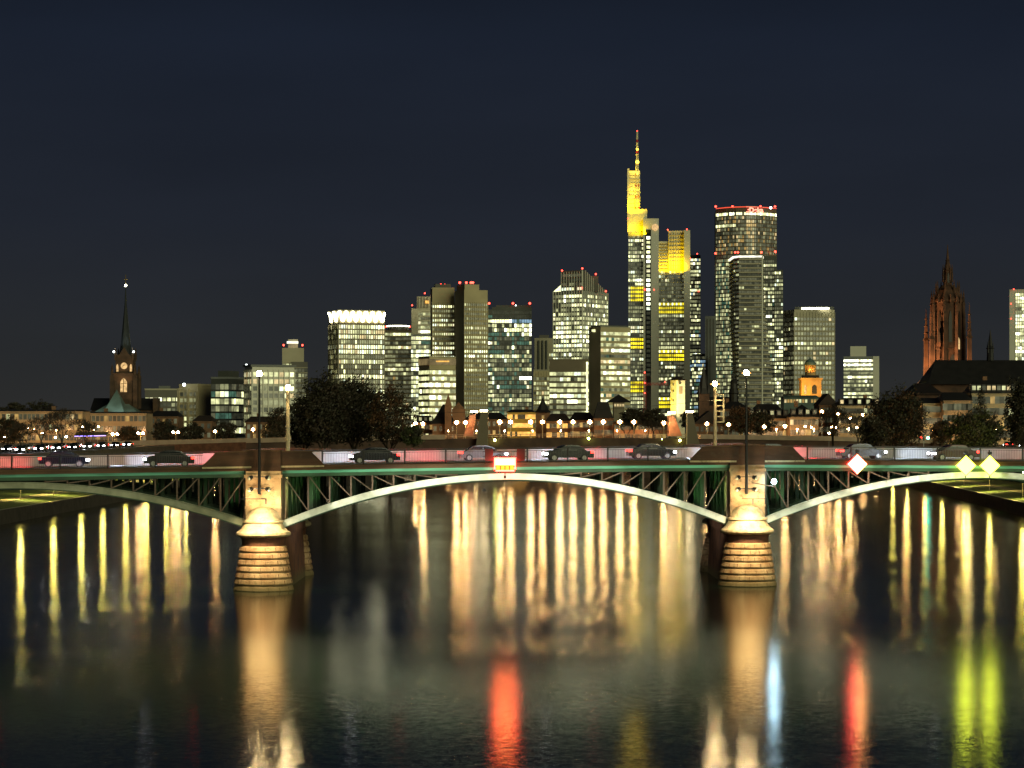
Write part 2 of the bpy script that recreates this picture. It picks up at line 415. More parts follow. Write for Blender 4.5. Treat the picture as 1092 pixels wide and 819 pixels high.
def beacons(root, pts, m='red', r=0.9, mast=2.5):
    r = r * .72
    for x, y, z in pts:
        mb = MB(); mb.tube((x, y, z), (x, y, z + mast), 0.15, n=5); p = mb.build('beacon_mast', M['black'], root)
        MB().ball((x, y, z + mast + r * .5), r, 6).build('beacon', E[m], p)

def tower(name, label, cat, poly, zt, wall, z0=8.5):
    cx = sum(p[0] for p in poly) / len(poly); cy = sum(p[1] for p in poly) / len(poly)
    r = thing(name, label, cat, (cx, cy, z0))
    MB().prism([tuple(p) for p in poly], z0, zt).build('wall', wall, r)
    return r
def plant(root, poly, z0, h, m, k=0.7, name='roof_plant'):
    c = sum((Vector(p) for p in poly), Vector((0, 0))) / len(poly)
    return MB().prism([tuple(c + (Vector(p) - c) * k) for p in poly], z0, z0 + h).build(name, m, root)
def parapet(root, poly, z, h, m):
    mb = MB(); pts = [Vector(p) for p in poly]
    for a, b in zip(pts, pts[1:] + pts[:1]):
        mb.bar((a.x, a.y, z + h / 2), (b.x, b.y, z + h / 2), 0.5, h)
    return mb.build('roof_parapet', m, root)

TWN = dict(lit=(2, 3, 3, 4, 4, 5), unlit=(0, 0, 1, 1))
# --- left group
P = front(155, 196, 1500, 30)
t = tower('office_slab', 'dim grey office slab low behind the church roof on the left', 'building', P, PZ(416, 1500), M['concrete_dark'])
windows(t, [P[0], P[1]], 12, PZ(419, 1500), 3.6, 3.5, p=0.15, lit=(2, 3, 3), unlit=(0, 1, 1)); plant(t, P, PZ(416, 1500), 3, M['dark_clad'], .3); parapet(t, P, PZ(416, 1500), 1, M['concrete'])
P = corners(191, 211, 226, 1100, radians(25))
t = tower('apartment_block', 'tan apartment block with vertical balcony strips and a white lamp on its roof corner', 'building', (P[0], P[1], P[2], P[3]), PZ(411.5, 1100), M['concrete_tan'])
windows(t, P[:2], 10, PZ(414, 1100), 3.0, 3.2, p=0.35, lit=(6, 9, 3), unlit=(0, 1, 1), fins=2, fin_mat=M['concrete_tan'], fin_w=1.2, fin_d=.9)
parapet(t, [P[0], P[1], P[2], P[3]], PZ(411.5, 1100), 1, M['concrete_tan'])
beacons(t, [(PX(197, 1100), 1098, PZ(413, 1100))], 'white', 1.1, 0.8)
P = corners(225, 244, 262, 1080, radians(20))
t = tower('glass_office', 'dark teal glass office building beside the tall pale block', 'building', P, PZ(404, 1080), M['dark_clad'])
windows(t, P[:3], 10, PZ(405, 1080), 3.5, 3.0, p=0.35, q=.25, lit=(2, 3, 4, 4), unlit=(7, 7, 0, 1), gap=.05, hh=.75)
plant(t, P, PZ(404, 1080), 4, M['dark_clad'], .6); parapet(t, P, PZ(404, 1080), 1, M['steel_grey'])
P = corners(261, 269, 314, 1050, radians(65))
t = tower('hotel_block', 'tall pale block with dark flat roof and many lit windows left of the round tree', 'building', P, PZ(391, 1050), M['white_clad'])
windows(t, P[:3], 10, PZ(394, 1050), 3.3, 3.0, p=0.5, q=.35, lit=(3, 4, 4, 6, 6, 5), unlit=(0, 1, 2), gap=.14, fins=1, fin_mat=M['white_clad'], fin_w=.5, fin_d=.5)
plant(t, P, PZ(391, 1050), 1.0, M['dark_clad'], 1.08, 'roof_slab')
beacons(t, [(P[0].x + 1, P[0].y - 2, PZ(391, 1050))], 'white', 0.8, 0.6)
P = front(301, 328, 1500, 28)
t = tower('slim_tower', 'slim grey tower with stepped top and red beacons behind the pale block', 'tower', front(301, 324, 1500, 24), PZ(371, 1500), M['concrete'])
Q = front(301, 324, 1500, 24)
windows(t, Q[:2], 12, PZ(384, 1500), 3.4, 3.0, p=0.12, lit=(2, 3), unlit=(0, 1, 1), slab=M['concrete'])
Q2 = front(311, 328, 1496, 20); MB().prism([tuple(p) for p in Q2], 8.5, PZ(386, 1500)).build('side_wing', M['concrete_dark'], t)
windows(t, Q2[:2], 12, PZ(387, 1500), 3.4, 2.4, p=0.15, lit=(2, 3), unlit=(0, 1), slab=M['concrete'])
plant(t, Q, PZ(371, 1500), 6, M['concrete'], .45)
MB().prism([tuple(p) for p in front(306, 318, 1499, 10)], PZ(366, 1500), PZ(364, 1500)).build('lit_roof_band', E['band'], t)
beacons(t, [(Q[0].x + 1, Q[0].y, PZ(371, 1500)), (Q[1].x - 1, Q[1].y, PZ(371, 1500))], r=.9, mast=1.5)

# --- tower with the zigzag crown
D = 1600; P = corners(350.5, 361, 410, D, radians(68)); ZT = PZ(344, D)
t = tower('crowned_tower', 'square tower with glowing white zigzag crown behind the round tree', 'tower', P, ZT, M['brown_clad'])
windows(t, P[:3], 12, ZT - 1, 3.55, 2.05, hh=.72, gap=.16, p=0.62, q=.5, lit=(3, 3, 4, 4, 4, 6), unlit=(0, 1, 2, 2), run=2, fins=1, fin_mat=M['concrete'], fin_w=.5, fin_d=.5,
        pick=lambda s, i, j, nf, n: (random.choice((0, 0, 1)) if (s == 1 and i in (nf - 9, nf - 10) and random.random() < .85) else (random.choice((0, 1, 2, 0)) if s == 0 and random.random() < .5 else None)))
MB().prism([tuple(p) for p in P], ZT, PZ(331.5, D)).build('crown_wall', M['concrete_tan'], t)
for a, b, nz_ in ((P[0], P[1], 2), (P[1], P[2], 7)):
    a = Vector(a); b = Vector(b); d_ = (b - a).normalized(); nr = Vector((d_.y, -d_.x)) * .5; L_ = (b - a).length
    mb = MB(); za, zb = PZ(342, D), PZ(332.5, D)
    for k in range(nz_):
        for (u0, z0_, u1, z1_) in ((k, zb, k + .30, zb), (k + .26, zb, k + .5, za), (k + .48, za, k + .76, za), (k + .74, za, k + 1, zb)):
            p0 = a + d_ * L_ * u0 / nz_ + nr; p1 = a + d_ * L_ * u1 / nz_ + nr
            mb.bar((p0.x, p0.y, z0_), (p1.x, p1.y, z1_), .5, 1.15)
    mb.build('zigzag_light', E['crown'], t)
parapet(t, P, PZ(331.5, D), .8, M['concrete'])

D = 1900; P = front(410.5, 438.5, D, 30)
t = tower('dark_banded_tower', 'dark banded tower with a lit ring on its roof beside the zigzag crown', 'tower', P, PZ(352, D), M['brown_clad'])
windows(t, P[:2], 12, PZ(353, D), 3.7, 2.6, p=0.35, q=.3, lit=(2, 3, 6, 9, 3, 4), unlit=(0, 1, 1, 2), gap=.04, hh=.6, run=3, slab=M['concrete_tan'])
c = (P[0] + P[1] + P[2] + P[3]) / 4
MB().lathe(c.x, c.y, [(PZ(352, D), 9), (PZ(347.5, D), 9)], 16).build('roof_drum', M['dark_clad'], t)
MB().lathe(c.x, c.y, [(PZ(347.6, D), 9.6), (PZ(346.6, D), 9.6)], 16).build('roof_ring_light', E['crown'], t)
beacons(t, [(P[0].x + 1, P[0].y - 1, PZ(352, D)), (P[1].x - 1, P[1].y - 1, PZ(352, D))])

D = 1950
P = front(438, 460, D - 10, 26)
t = tower('stepped_tower', 'stepped tower with a tan upper slab and brightly lit glass lower floors', 'tower', P, PZ(357, D), M['steel_grey'])
windows(t, P[:2], 12, PZ(358, D), 3.8, 2.6, p=0.55, q=.5, lit=(3, 4, 4, 5, 3), unlit=(0, 1, 2, 7), gap=.05, hh=.7)
Q = front(438.8, 459, D, 20); MB().prism([tuple(p) for p in Q], PZ(357, D), PZ(329, D)).build('middle_slab', M['concrete'], t)
windows(t, [Q[0] + (Q[1] - Q[0]) * .35, Q[1]], PZ(356, D), PZ(330, D), 3.8, 2.6, p=0.6, q=.6, lit=(4, 4, 5, 3), unlit=(1, 2), gap=.05)
Q = front(444.5, 459, D + 3, 16); MB().prism([tuple(p) for p in Q], PZ(329, D), PZ(316, D)).build('upper_slab', M['concrete'], t)
for k in range(4):
    a = Q[0] + (Q[1] - Q[0]) * (.1 + .22 * k)
    MB().bar((a.x, a.y - .3, PZ(328, D)), (a.x, a.y - .3, PZ(317, D)), .8).build('vertical_rib', M['concrete_dark'], t)
MB().prism([tuple(p) for p in front(453.5, 457.5, D + 1, 1)], PZ(323.5, D), PZ(320.5, D)).build('roof_sign', E['amber'], t)
beacons(t, [(Q[0].x + 7, Q[0].y, PZ(316, D)), (PX(439.5, D), D, PZ(329, D))])

# --- twin concrete towers
def slim_rows(root, a, b, z0, z1, **k):
    windows(root, [a, b], z0, z1, 3.75, 2.2, hh=.5, gap=.22, fins=1, fin_w=.55, fin_d=.5, fin_mat=M['concrete_tan'], **k)
D = 1830; P = corners(459, 461, 484.6, D, radians(82))
t = tower('concrete_tower', 'left half of the tan concrete twin towers with fine window grid', 'tower', P, PZ(306.5, D), M['concrete_tan'])
slim_rows(t, P[1], P[2], 12, PZ(322, D), p=0.35, q=.35, lit=(2, 3, 3, 4), unlit=(0, 0, 1, 2))
plant(t, P, PZ(306.5, D), 3, M['concrete_dark'], .7)
beacons(t, [(PX(470, D), D + 5, PZ(305, D)), (PX(474, D), D + 8, PZ(305, D))], 'red', 1.2, 1)
D = 1800; P = corners(485, 495, 520, D, radians(68))
t = tower('concrete_tower', 'right and taller half of the tan concrete twin towers, blank side to the left', 'tower', P, PZ(309, D), M['concrete_tan'])
MB().prism([tuple(p) for p in corners(487, 495.5, 511, D + 1, radians(68))], PZ(309, D), PZ(303, D)).build('roof_block', M['concrete_tan'], t)
slim_rows(t, P[1], P[2], 12, PZ(322, D), p=0.28, q=.2, lit=(2, 3, 3, 4), unlit=(0, 1, 1, 2))
beacons(t, [(PX(q, D), D + 10, PZ(302.5, D)) for q in (490, 497, 502, 504)], 'red', 1.3, 1)

D = 1500; P = corners(446.5, 458, 486, D, radians(62)); ZT = PZ(381, D)
t = tower('bank_building', 'squat block with tan sign band above bright floors, before the twin towers', 'building', P, ZT, M['concrete_tan'])
windows(t, P[:3], 10, PZ(390, D), 4.2, 2.6, hh=.6, gap=.03, p=0.7, q=.6, lit=(3, 4, 4, 4, 5), unlit=(2, 1, 3), run=4, slab=M['concrete_tan'], slab_d=.6)
m_ = emit('lit_sign_band', (1.0, 0.72, 0.30), 0.16, 0.5, 0.2)
for a, b in ((P[0], P[1]), (P[1], P[2])):
    d_ = (b - a).normalized(); nr = Vector((d_.y, -d_.x)) * .2
    MB().prism([tuple(a + nr * 2), tuple(b + nr * 2), tuple(b + nr * .3), tuple(a + nr * .3)], PZ(389, D), PZ(382.5, D)).build('sign_band', m_, t)
MB().prism([tuple(p) for p in front(465, 479, D - 8, .6)], PZ(386.4, D), PZ(385, D)).build('roof_lettering', E['amber'], t)
parapet(t, P, ZT, .8, M['concrete'])

# --- green glass tower
D = 1900; P = front(524.5, 567, D, 35)
t = tower('green_glass_tower', 'broad green glass tower with bright top floors and red beacons', 'tower', P, PZ(327.5, D), M['dark_clad'])
def pk(s, i, j, nf, n):
    if i >= nf - 2: return 0
    if i in (nf - 3,): return random.choice((4, 5, 4)) if j < n * .45 else random.choice((10, 7, 10))
    if i in (nf - 4,): return random.choice((3, 5)) if j > n * .5 and j < n * .95 else random.choice((3, 0))
    return None
windows(t, P[:2], 12, PZ(328, D), 3.7, 2.5, p=0.30, q=.12, lit=(2, 3, 4, 5, 2), unlit=(7, 7, 7, 1, 0), gap=.08, hh=.75, run=1.4, pick=pk)
Q = front(520.5, 525, D - 2, 30); MB().prism([tuple(p) for p in Q], 8.5, PZ(330, D)).build('side_fin', M['dark_clad'], t)
windows(t, Q[:2], 12, PZ(331, D), 3.7, 2.4, p=0.5, q=.2, lit=(3, 4, 4, 5), unlit=(7, 0), gap=.05)
MB().prism([tuple(p) for p in front(529, 566, D + 6, 12)], PZ(327.5, D), PZ(325, D)).build('roof_plant', M['dark_clad'], t)
beacons(t, [(PX(q, D), D + 2, PZ(329, D)) for q in (521.5, 547, 565)], 'red', 1.3, 4)
beacons(t, [(PX(550, D), D + 4, PZ(327, D))], 'white', .7, 1)

D = 2000; P = front(570, 590.5, D, 25)
t = tower('plain_tower', 'dull brown tower with a taller blank right part, left of the sloped roof tower', 'tower', P, PZ(360.5, D), M['concrete'])
for k in range(3):
    a = P[0] + (P[1] - P[0]) * (.22 + .2 * k); MB().bar((a.x, a.y - .2, 20), (a.x, a.y - .2, PZ(363, D)), 1.6).build('window_shaft', M['dark_clad'], t)
windows(t, [P[0] + (P[1] - P[0]) * .75, P[1]], 20, PZ(376, D), 3.7, 2.2, p=0.15, lit=(2, 3), unlit=(0, 1)); plant(t, P, PZ(360.5, D), 3, M['concrete_dark'], .5)
D = 1700; P = front(569, 586, D, 20)
t = tower('cream_grid_building', 'small cream building with a fine square window grid', 'building', P, PZ(395.5, D), M['concrete_tan'])
windows(t, P[:2], 12, PZ(396.5, D), 3.6, 2.4, p=0.3, lit=(2, 3, 6), unlit=(0, 1, 1), fins=1, fin_mat=M['concrete_tan'], slab=M['concrete_tan']); parapet(t, P, PZ(395.5, D), 1, M['concrete'])

# --- tower with sloped roof
D = 1850; P = corners(590, 621, 648, D, radians(33))
ZS = PZ(310, D)
t = tower('sloped_roof_tower', 'bright gridded office tower with a slanting ribbed roof', 'tower', P, ZS, M['steel_grey'])
KW = dict(p=0.62, q=.4, lit=(3, 4, 4, 4, 5), unlit=(0, 1, 2), gap=.08, hh=.62, run=2.5)
windows(t, P[:3], 12, ZS, 3.7, 2.9, fins=1, fin_w=.45, fin_d=.6, fin_mat=M['white_clad'], **KW)
# raised part with wedge roof falling to the right
L, C_, R, B = P
l2 = C_ + (L - C_) * .72; zt = PZ(288, D)
def wedge(root, name, m):
    b2 = l2 + (R - C_)
    lo = [(l2.x, l2.y, ZS), (C_.x, C_.y, ZS), (R.x, R.y, ZS), (b2.x, b2.y, ZS)]
    k = .12; q1 = C_ + (R - C_) * k; q2 = l2 + (R - C_) * k
    top = [(l2.x, l2.y, zt), (C_.x, C_.y, zt), (q1.x, q1.y, zt), (q2.x, q2.y, zt)]
    mb = MB(); mb.add(lo + top, [(0, 1, 5, 4), (4, 5, 6, 7), (6, 5, 1, 2), (7, 6, 2, 3), (0, 4, 7, 3), (3, 2, 1, 0)])
    return mb.build(name, m, root)
wedge(t, 'sloping_roof', M['concrete_dark'])
windows(t, [l2, C_], ZS, zt - 1, 3.7, 2.9, p=0.1, lit=(2, 3), unlit=(0, 1), fins=1, fin_mat=M['white_clad'], fin_w=.4, fin_d=.5)
mb = MB()
for k in range(12):
    a = C_ + (R - C_) * (.12 + .88 * k / 12); zz = zt - (zt - ZS) * k / 12
    mb.bar((a.x + .2, a.y - .4, ZS), (a.x + .2, a.y - .4, zz), .4)
mb.build('roof_ribs', M['white_clad'], t)
a = C_; mb = MB(); mb.bar((a.x, a.y - .6, 12), (a.x, a.y - .6, zt), 1.0); mb.build('corner_post', M['white_clad'], t)
lb = L + (C_ - L) * .26
MB().add([(L.x, L.y, ZS), (lb.x, lb.y, ZS), (lb.x, lb.y, PZ(303, D)), (L.x + 1, L.y, ZS + .5), (L.x + 3, L.y + 12, ZS), (lb.x + 4, lb.y + 12, ZS), (lb.x + 4, lb.y + 12, PZ(303, D))],
         [(0, 1, 2), (0, 2, 6, 4), (4, 6, 5), (1, 5, 6, 2)]).build('lit_skylight', G[4], t)
MB().prism([tuple(p) for p in front(629, 638, D + 14, 10)], ZS, PZ(293, D)).build('roof_plant', M['concrete_dark'], t)
beacons(t, [(PX(599.5, D), D + 4, PZ(290, D)), (PX(621, D), D, PZ(288, D)), (PX(636, D), D + 12, PZ(293, D)), (PX(647, D), D + 16, PZ(311, D)), (PX(620.5, D), D - 1, PZ(309, D))], r=1.0, mast=1)

D = 1500; P = front(586, 627, D, 22)
t = tower('low_office_block', 'low office block with brown top band and lit ribbon floors below the sloped roof tower', 'building', P, PZ(384.5, D), M['brown_clad'])
windows(t, P[:2], 10, PZ(390, D), 3.7, 2.6, p=0.5, q=.3, lit=(2, 3, 4, 4), unlit=(1, 2, 0), gap=.03, run=3, pick=lambda s, i, j, nf, n: 5 if (i == 5 and 4 < j < 8) else None)
MB().bar((P[1].x - .6, P[1].y - .5, 10), (P[1].x - .6, P[1].y - .5, PZ(386, D)), 1.1).build('corner_light_column', G[4], t)
parapet(t, P, PZ(384.5, D), 1, M['brown_clad'])
D = 1560; P = corners(628, 640.5, 672, D, radians(60)); ZT = PZ(349, D)
t = tower('blank_end_block', 'office block with blank tan end wall and lit front, left of yellow tower', 'building', P, ZT, M['concrete_tan'])
windows(t, P[1:3], 10, PZ(352, D), 3.9, 2.6, p=0.52, q=.3, lit=(2, 3, 4, 4, 6), unlit=(1, 2, 7), gap=.03, run=3, hh=.55)
windows(t, [P[1] + (P[0] - P[1]) * .3 + Vector((0, -.01)), P[1] + (P[0] - P[1]) * .3 + (P[1] - P[0]) * .01], 10, 14, 4, 3)
plant(t, P, ZT, 1.6, M['dark_clad'], .9)
MB().prism([tuple(p) for p in front(631, 638, D - 2 + 8, .5)], PZ(353.5, D), PZ(351, D)).build('sign_letters', G[4], t)
parapet(t, P, ZT, .6, M['concrete'])

# --- the tall yellow-lit tower with antenna
D = 2100
def fb(root, name, pl, pr, yt, yb, d, dep, m):
    q = front(pl, pr, d, dep); MB().prism([tuple(p) for p in q], PZ(yb, D), PZ(yt, D)).build(name, m, root); return q
t = thing('antenna_tower', 'tallest tower, floodlit yellow at the top, with pale corner shafts and striped antenna', 'tower', (PX(702, D), D + 20, 8.5))
Q = front(670, 686.5, D + 6, 30); MB().prism([tuple(p) for p in Q], 8.5, PZ(247, D)).build('left_glass_wing', M['steel_grey'], t)
gard = (( 305, 322), (358, 371), (408, 420))
def pkL(s, i, j, nf, n):
    z = 12 + 3.7 * (i + .5); y = HOR - (z - CAMZ) * FPX / D
    for a, b in gard:
        if a <= y <= b: return 8 if 1 <= j else 3
    return None
windows(t, Q[:2], 12, PZ(249, D), 3.7, 2.4, p=0.3, q=.2, lit=(2, 3, 4), unlit=(1, 2, 1, 0), pick=pkL)
Q = front(686, 702.5, D, 22); MB().prism([tuple(p) for p in Q], 8.5, PZ(233, D)).build('left_shaft', M['white_clad'], t)
a = Q[0] + (Q[1] - Q[0]) * .15; b = Q[0] + (Q[1] - Q[0]) * .5
MB().prism([tuple(a + Vector((0, -.5))), tuple(b + Vector((0, -.5))), tuple(b), tuple(a)], 10, PZ(245, D)).build('shaft_glass', M['glass'], t)
random.seed(5)
windows(t, [a + Vector((.8, -.55)), b + Vector((-.8, -.55))], 60, PZ(248, D), 4.4, 5, p=.7, q=.6, gap=.02, hh=.6, lit=(4, 5, 5), unlit=(0, 0, 3), run=1, pick=lambda s, i, j, nf, n: 0 if i < nf * .45 else None, name='lift_lobby_window')
MB().tube((PX(698.5, D), D - .2, PZ(242.5, D)), (PX(698.5, D), D - 1.2, PZ(242.5, D)), 3.2, n=16).build('round_roof_emblem', E['clock'], t)
Q = front(702.5, 729.5, D + 10, 30); MB().prism([tuple(p) for p in Q], 8.5, PZ(287, D)).build('right_glass_wing', M['steel_grey'], t)
gard2 = ((321, 336), (373, 387), (425, 435))
def pkR(s, i, j, nf, n):
    z = 12 + 3.7 * (i + .5); y = HOR - (z - CAMZ) * FPX / D
    for a, b in gard2:
        if a <= y <= b: return 8 if (a + 3 <= y or j % 2) else 4
    return None
windows(t, Q[:2], 12, PZ(287.5, D), 3.7, 2.3, p=0.22, q=.12, lit=(3, 4, 4), unlit=(0, 1, 1, 2), pick=pkR, run=1.5, slab=M['concrete'])
yw = M['yellow_clad']
fb(t, 'yellow_top_wall', 712.5, 729.5, 245, 287, D + 12, 20, yw)
fb(t, 'yellow_lower_wall', 702.5, 712.5, 256, 287, D + 14, 18, yw)
mb = MB()
for k in range(9):
    q = front(703, 712, D + 12.8, .6); mb.prism([tuple(p) for p in q], PZ(286 - 3.3 * k, D), PZ(284.8 - 3.3 * k, D))
mb.build('louvres', M['concrete_dark'], t)
for k in range(7):
    q = front(712.5 + 17 * (k + .4) / 7, 712.5 + 17 * (k + .52) / 7, D + 11.2, .8); MB().prism([tuple(p) for p in q], PZ(287, D), PZ(246, D)).build('wall_rib', M['concrete'], t)
for k in range(10):
    q = front(713, 729, D + 11.4, .6); MB().prism([tuple(p) for p in q], PZ(286 - 4 * k, D), PZ(285.5 - 4 * k, D)).build('wall_joint', M['concrete'], t)
for k in range(9):
    q = front(671.3, 682.2, D + 11.4, .6); MB().prism([tuple(p) for p in q], PZ(220 - 4.3 * k, D), PZ(219.4 - 4.3 * k, D)).build('wall_joint', M['concrete'], t)
fb(t, 'right_shaft', 729.5, 736, 245, 456, D + 4, 20, M['white_clad'])
fb(t, 'left_top_block', 669.5, 690, 222, 247, D + 9, 14, yw)
fb(t, 'left_top_pillar', 669.3, 682.5, 180.5, 222, D + 12, 10, yw)
fb(t, 'pillar_side_fin', 669, 671, 178.5, 247, D + 8, 3, M['white_clad'])
ax, ay = PX(680.3, D), D + 13
mb = MB(); mb2 = MB(); za, zb = PZ(222, D), PZ(138, D)
for k in range(28):
    z0_ = za + (zb - za) * k / 28; z1_ = za + (zb - za) * (k + 1) / 28; r = 2.6 * (1 - k / 28) + .5
    tgt = mb if k % 4 else mb2
    for (sx, sy) in ((-1, -1), (1, -1), (1, 1), (-1, 1)):
        tgt.bar((ax + sx * r * .6, ay + sy * r * .6, z0_), (ax + sx * r * .58, ay + sy * r * .58, z1_), .55)
    tgt.bar((ax - r * .6, ay - r * .6, z0_), (ax + r * .6, ay - r * .6, z1_), .4)
    tgt.bar((ax - r * .6, ay + r * .6, z1_), (ax + r * .6, ay + r * .6, z1_), .4)
an = mb.build('antenna', M['yellow_clad'], t); mb2.build('red_section', M['red_steel'], an)
for yy, m_, r in ((171.5, 'gold', 1.7), (158, 'gold', 1.1), (184, 'gold', 1.0)):
    MB().ball((ax, ay - 3, PZ(yy, D)), r, 8).build('antenna_light', E[m_], an)
beacons(t, [(ax, ay, PZ(139, D)), (PX(697.5, D), D, PZ(310, D)), (PX(670, D), D, PZ(234, D)), (PX(687.5, D), D - 1, PZ(310, D)), (PX(733, D), D + 6, PZ(245, D)), (PX(713, D), D + 11, PZ(245, D))], r=.9, mast=.6)
YL = (1.0, 0.64, 0.0)
def wash(pc, yb, d, w_, h_, power, tilt_to):
    x = PX(pc, D); lamp_light('AREA', (x, d, PZ(yb, D)), power, YL, (x, d + 9, PZ(tilt_to, D)), shape='RECTANGLE', size=w_, size_y=h_)
for yy in (200, 180, 160): lamp_light('POINT', (ax - 4, ay - 6, PZ(yy, D)), 3200, (1, .66, .05), shadow_soft_size=.5)
wash(721, 288.5, D + 2, 14, 3, 15000, 262); wash(707.5, 288, D + 5, 8, 3, 6500, 266)
wash(676, 224, D + 1, 10, 3, 11000, 200); wash(680, 249, D - 1, 16, 3, 8500, 230)

# --- red crane in front of it
D = 1900
t = thing('tower_crane', 'thin red tower crane standing in front of the tallest tower', 'crane', (PX(687.5, D), D, 8.5))
def lattice(p, q, w_, n):
    mb = MB(); p = Vector(p); q = Vector(q); dz = (q - p) / n; v = abs(dz.z) > abs(dz.x)
    o = [Vector((-w_, 0, 0)), Vector((w_, 0, 0))] if v else [Vector((0, 0, -w_)), Vector((0, 0, w_))]
    for s in o: mb.bar(p + s, q + s, .4)
    for k in range(n): mb.bar(p + dz * k + o[k % 2], p + dz * (k + 1) + o[1 - k % 2], .3)
    return mb
lattice((PX(687.5, D), D, 8.5), (PX(687.5, D), D, PZ(398, D)), 1.0, 14).build('mast', M['red_steel'], t)
lattice((PX(676, D), D, PZ(409.5, D)), (PX(712, D), D, PZ(409.5, D)), .8, 16).build('jib', M['red_steel'], t)
beacons(t, [(PX(687.5, D), D - 1, PZ(q, D)) for q in (398, 409, 420)] + [(PX(709, D), D - 1, PZ(408, D))], r=.8, mast=.3)

# --- dark tower right behind
D = 2260; P = front(735, 747, D, 30)
t = tower('dark_glass_tower', 'narrow dark glass tower close behind the right shaft of the tallest tower', 'tower', P, PZ(272, D), M['dark_clad'])
windows(t, P[:2], 12, PZ(273, D), 3.8, 2.2, p=0.45, q=.15, lit=(3, 4, 10, 4), unlit=(0, 0, 7, 1), gap=.08)
Q = front(738, 753, D - 20, 15); MB().prism([tuple(p) for p in Q], 8.5, PZ(378, D)).build('lower_wing', M['dark_clad'], t)
windows(t, Q[:2], 12, PZ(379, D), 3.8, 2.2, p=0.4, lit=(3, 4, 10), unlit=(0, 7, 1))
beacons(t, [(PX(743.5, D), D, PZ(272, D)), (PX(745, D), D - 1, PZ(312, D)), (PX(736, D), D, PZ(277, D))], mast=1)
D = 2110; P = front(752, 763.6, D, 20)
t = tower('grey_slab_tower', 'plain grey slab tower with a lower wing left of the round fronted skyscraper', 'tower', P, PZ(337, D), M['steel_grey'])
fbq = front(757.5, 763.8, D - 20, 12); MB().prism([tuple(p) for p in fbq], 8.5, PZ(380, D)).build('lower_wing', M['steel_grey'], t)
for k in range(3):
    a = P[0] + (P[1] - P[0]) * (.2 + .28 * k); MB().bar((a.x, a.y - .2, 20), (a.x, a.y - .2, PZ(340, D)), .6).build('vertical_joint', M['concrete_dark'], t)
D = 2320; P = front(764, 775, D, 12)
t = tower('lit_side_tower', 'small bright tower squeezed beside the round fronted skyscraper', 'tower', P, PZ(355, D), M['steel_grey'])
windows(t, P[:2], 12, PZ(356, D), 3.8, 2.2, p=0.5, lit=(2, 3, 4), unlit=(1, 2)); parapet(t, P, PZ(355, D), 1, M['steel_grey'])

# --- round fronted skyscraper with red sign
D = 2180
def arcpath(pl, pr, d, bulge, n):
    pts = []
    for k in range(n + 1):
        u = k / n; dd = d + bulge * (2 * u - 1) ** 2; pts.append(Vector((PX(pl + (pr - pl) * u, dd), dd)))
    return pts
A = arcpath(763.5, 828, D, 18, 6); poly = A + [Vector((A[-1].x + 4, D + 55)), Vector((A[0].x + 2, D + 55))]
t = tower('sign_skyscraper', 'tall dark skyscraper with rounded front, red beacons and red lettering on top', 'tower', poly, PZ(222, D), M['brown_clad'])
def pk(s, i, j, nf, n):
    y = HOR - (12 + 3.75 * (i + .5) - CAMZ) * FPX / D
    if y < 272 and not (227 < y < 230.8 or 257 < y < 259.6 or 240 < y < 243): return random.choice((1, 1, 0, 9, 1, 2)) if random.random() < .93 else 6
    if 227 < y < 230.8 or 257 < y < 259.6: return random.choice((4, 5, 4)) if random.random() < .9 or s > 2 else 1
    if 240 < y < 243 and s < 2: return random.choice((3, 4, 3, 1))
    if y > 275 and s < 3: return random.choice((2, 2, 3, 2, 7, 2, 1, 3))
    return None
windows(t, A, 12, PZ(224, D), 3.75, 2.3, p=0.12, q=.1, lit=(2, 3, 9), unlit=(0, 1, 1), gap=.08, hh=.7, pick=pk, fins=2, fin_w=.3, fin_d=.4, fin_mat=M['concrete_dark'])
B2 = arcpath(768, 823, D + 6, 12, 4); MB().prism([tuple(p) for p in B2] + [(B2[-1].x, D + 40), (B2[0].x, D + 40)], PZ(222, D), PZ(219, D)).build('roof_plant', M['dark_clad'], t)
mb = MB(); A2 = arcpath(763.5, 828, D - .5, 18, 6)
for a, b in zip(A2, A2[1:]): mb.bar((a.x, a.y, PZ(220.6, D)), (b.x, b.y, PZ(220.6, D)), .4, .8)
mb.build('red_roof_line', emit('red_roof_line', (1, .1, .05), 1.2), t)
beacons(t, [(PX(q, D), D + 8, PZ(221, D)) for q in (764, 782, 812, 827.5)] + [(PX(764, D), D + 10, PZ(271, D)), (PX(828, D), D + 10, PZ(269, D))], r=1.4, mast=1)
def text_mesh(s, size, loc, m, name, parent, bold=0.02, rz=0):
    cu = bpy.data.curves.new(name, 'FONT'); cu.body = s; cu.size = size; cu.extrude = size * .05; cu.offset = bold * size
    cu.align_x = 'CENTER'; tmp = bpy.data.objects.new('tmp', cu); col.objects.link(tmp)
    dg = bpy.context.evaluated_depsgraph_get(); me = bpy.data.meshes.new_from_object(tmp.evaluated_get(dg))
    bpy.data.objects.remove(tmp); me.materials.clear(); me.materials.append(m)
    o = bpy.data.objects.new(name, me); col.objects.link(o); o.parent = parent
    o0 = ORG[parent.name]; o.location = (loc[0] - o0[0], loc[1] - o0[1], loc[2] - o0[2]); o.rotation_euler = (pi / 2, 0, rz)
    return o
MB().prism([tuple(p) for p in front(796, 813, D - 1.5, .8)], PZ(227, D), PZ(221.3, D)).build('sign_panel', emit('red_sign_panel', (1, .10, .05), .12), t)
text_mesh('.:Deka', 6.4, (PX(804.5, D), D - 2.6, PZ(226.6, D)), E['redhot'], 'sign_lettering', t, .04)
MB().ball((PX(822, D), D + 1, PZ(221.5, D)), 1.2, 6).build('roof_light', E['white'], t)

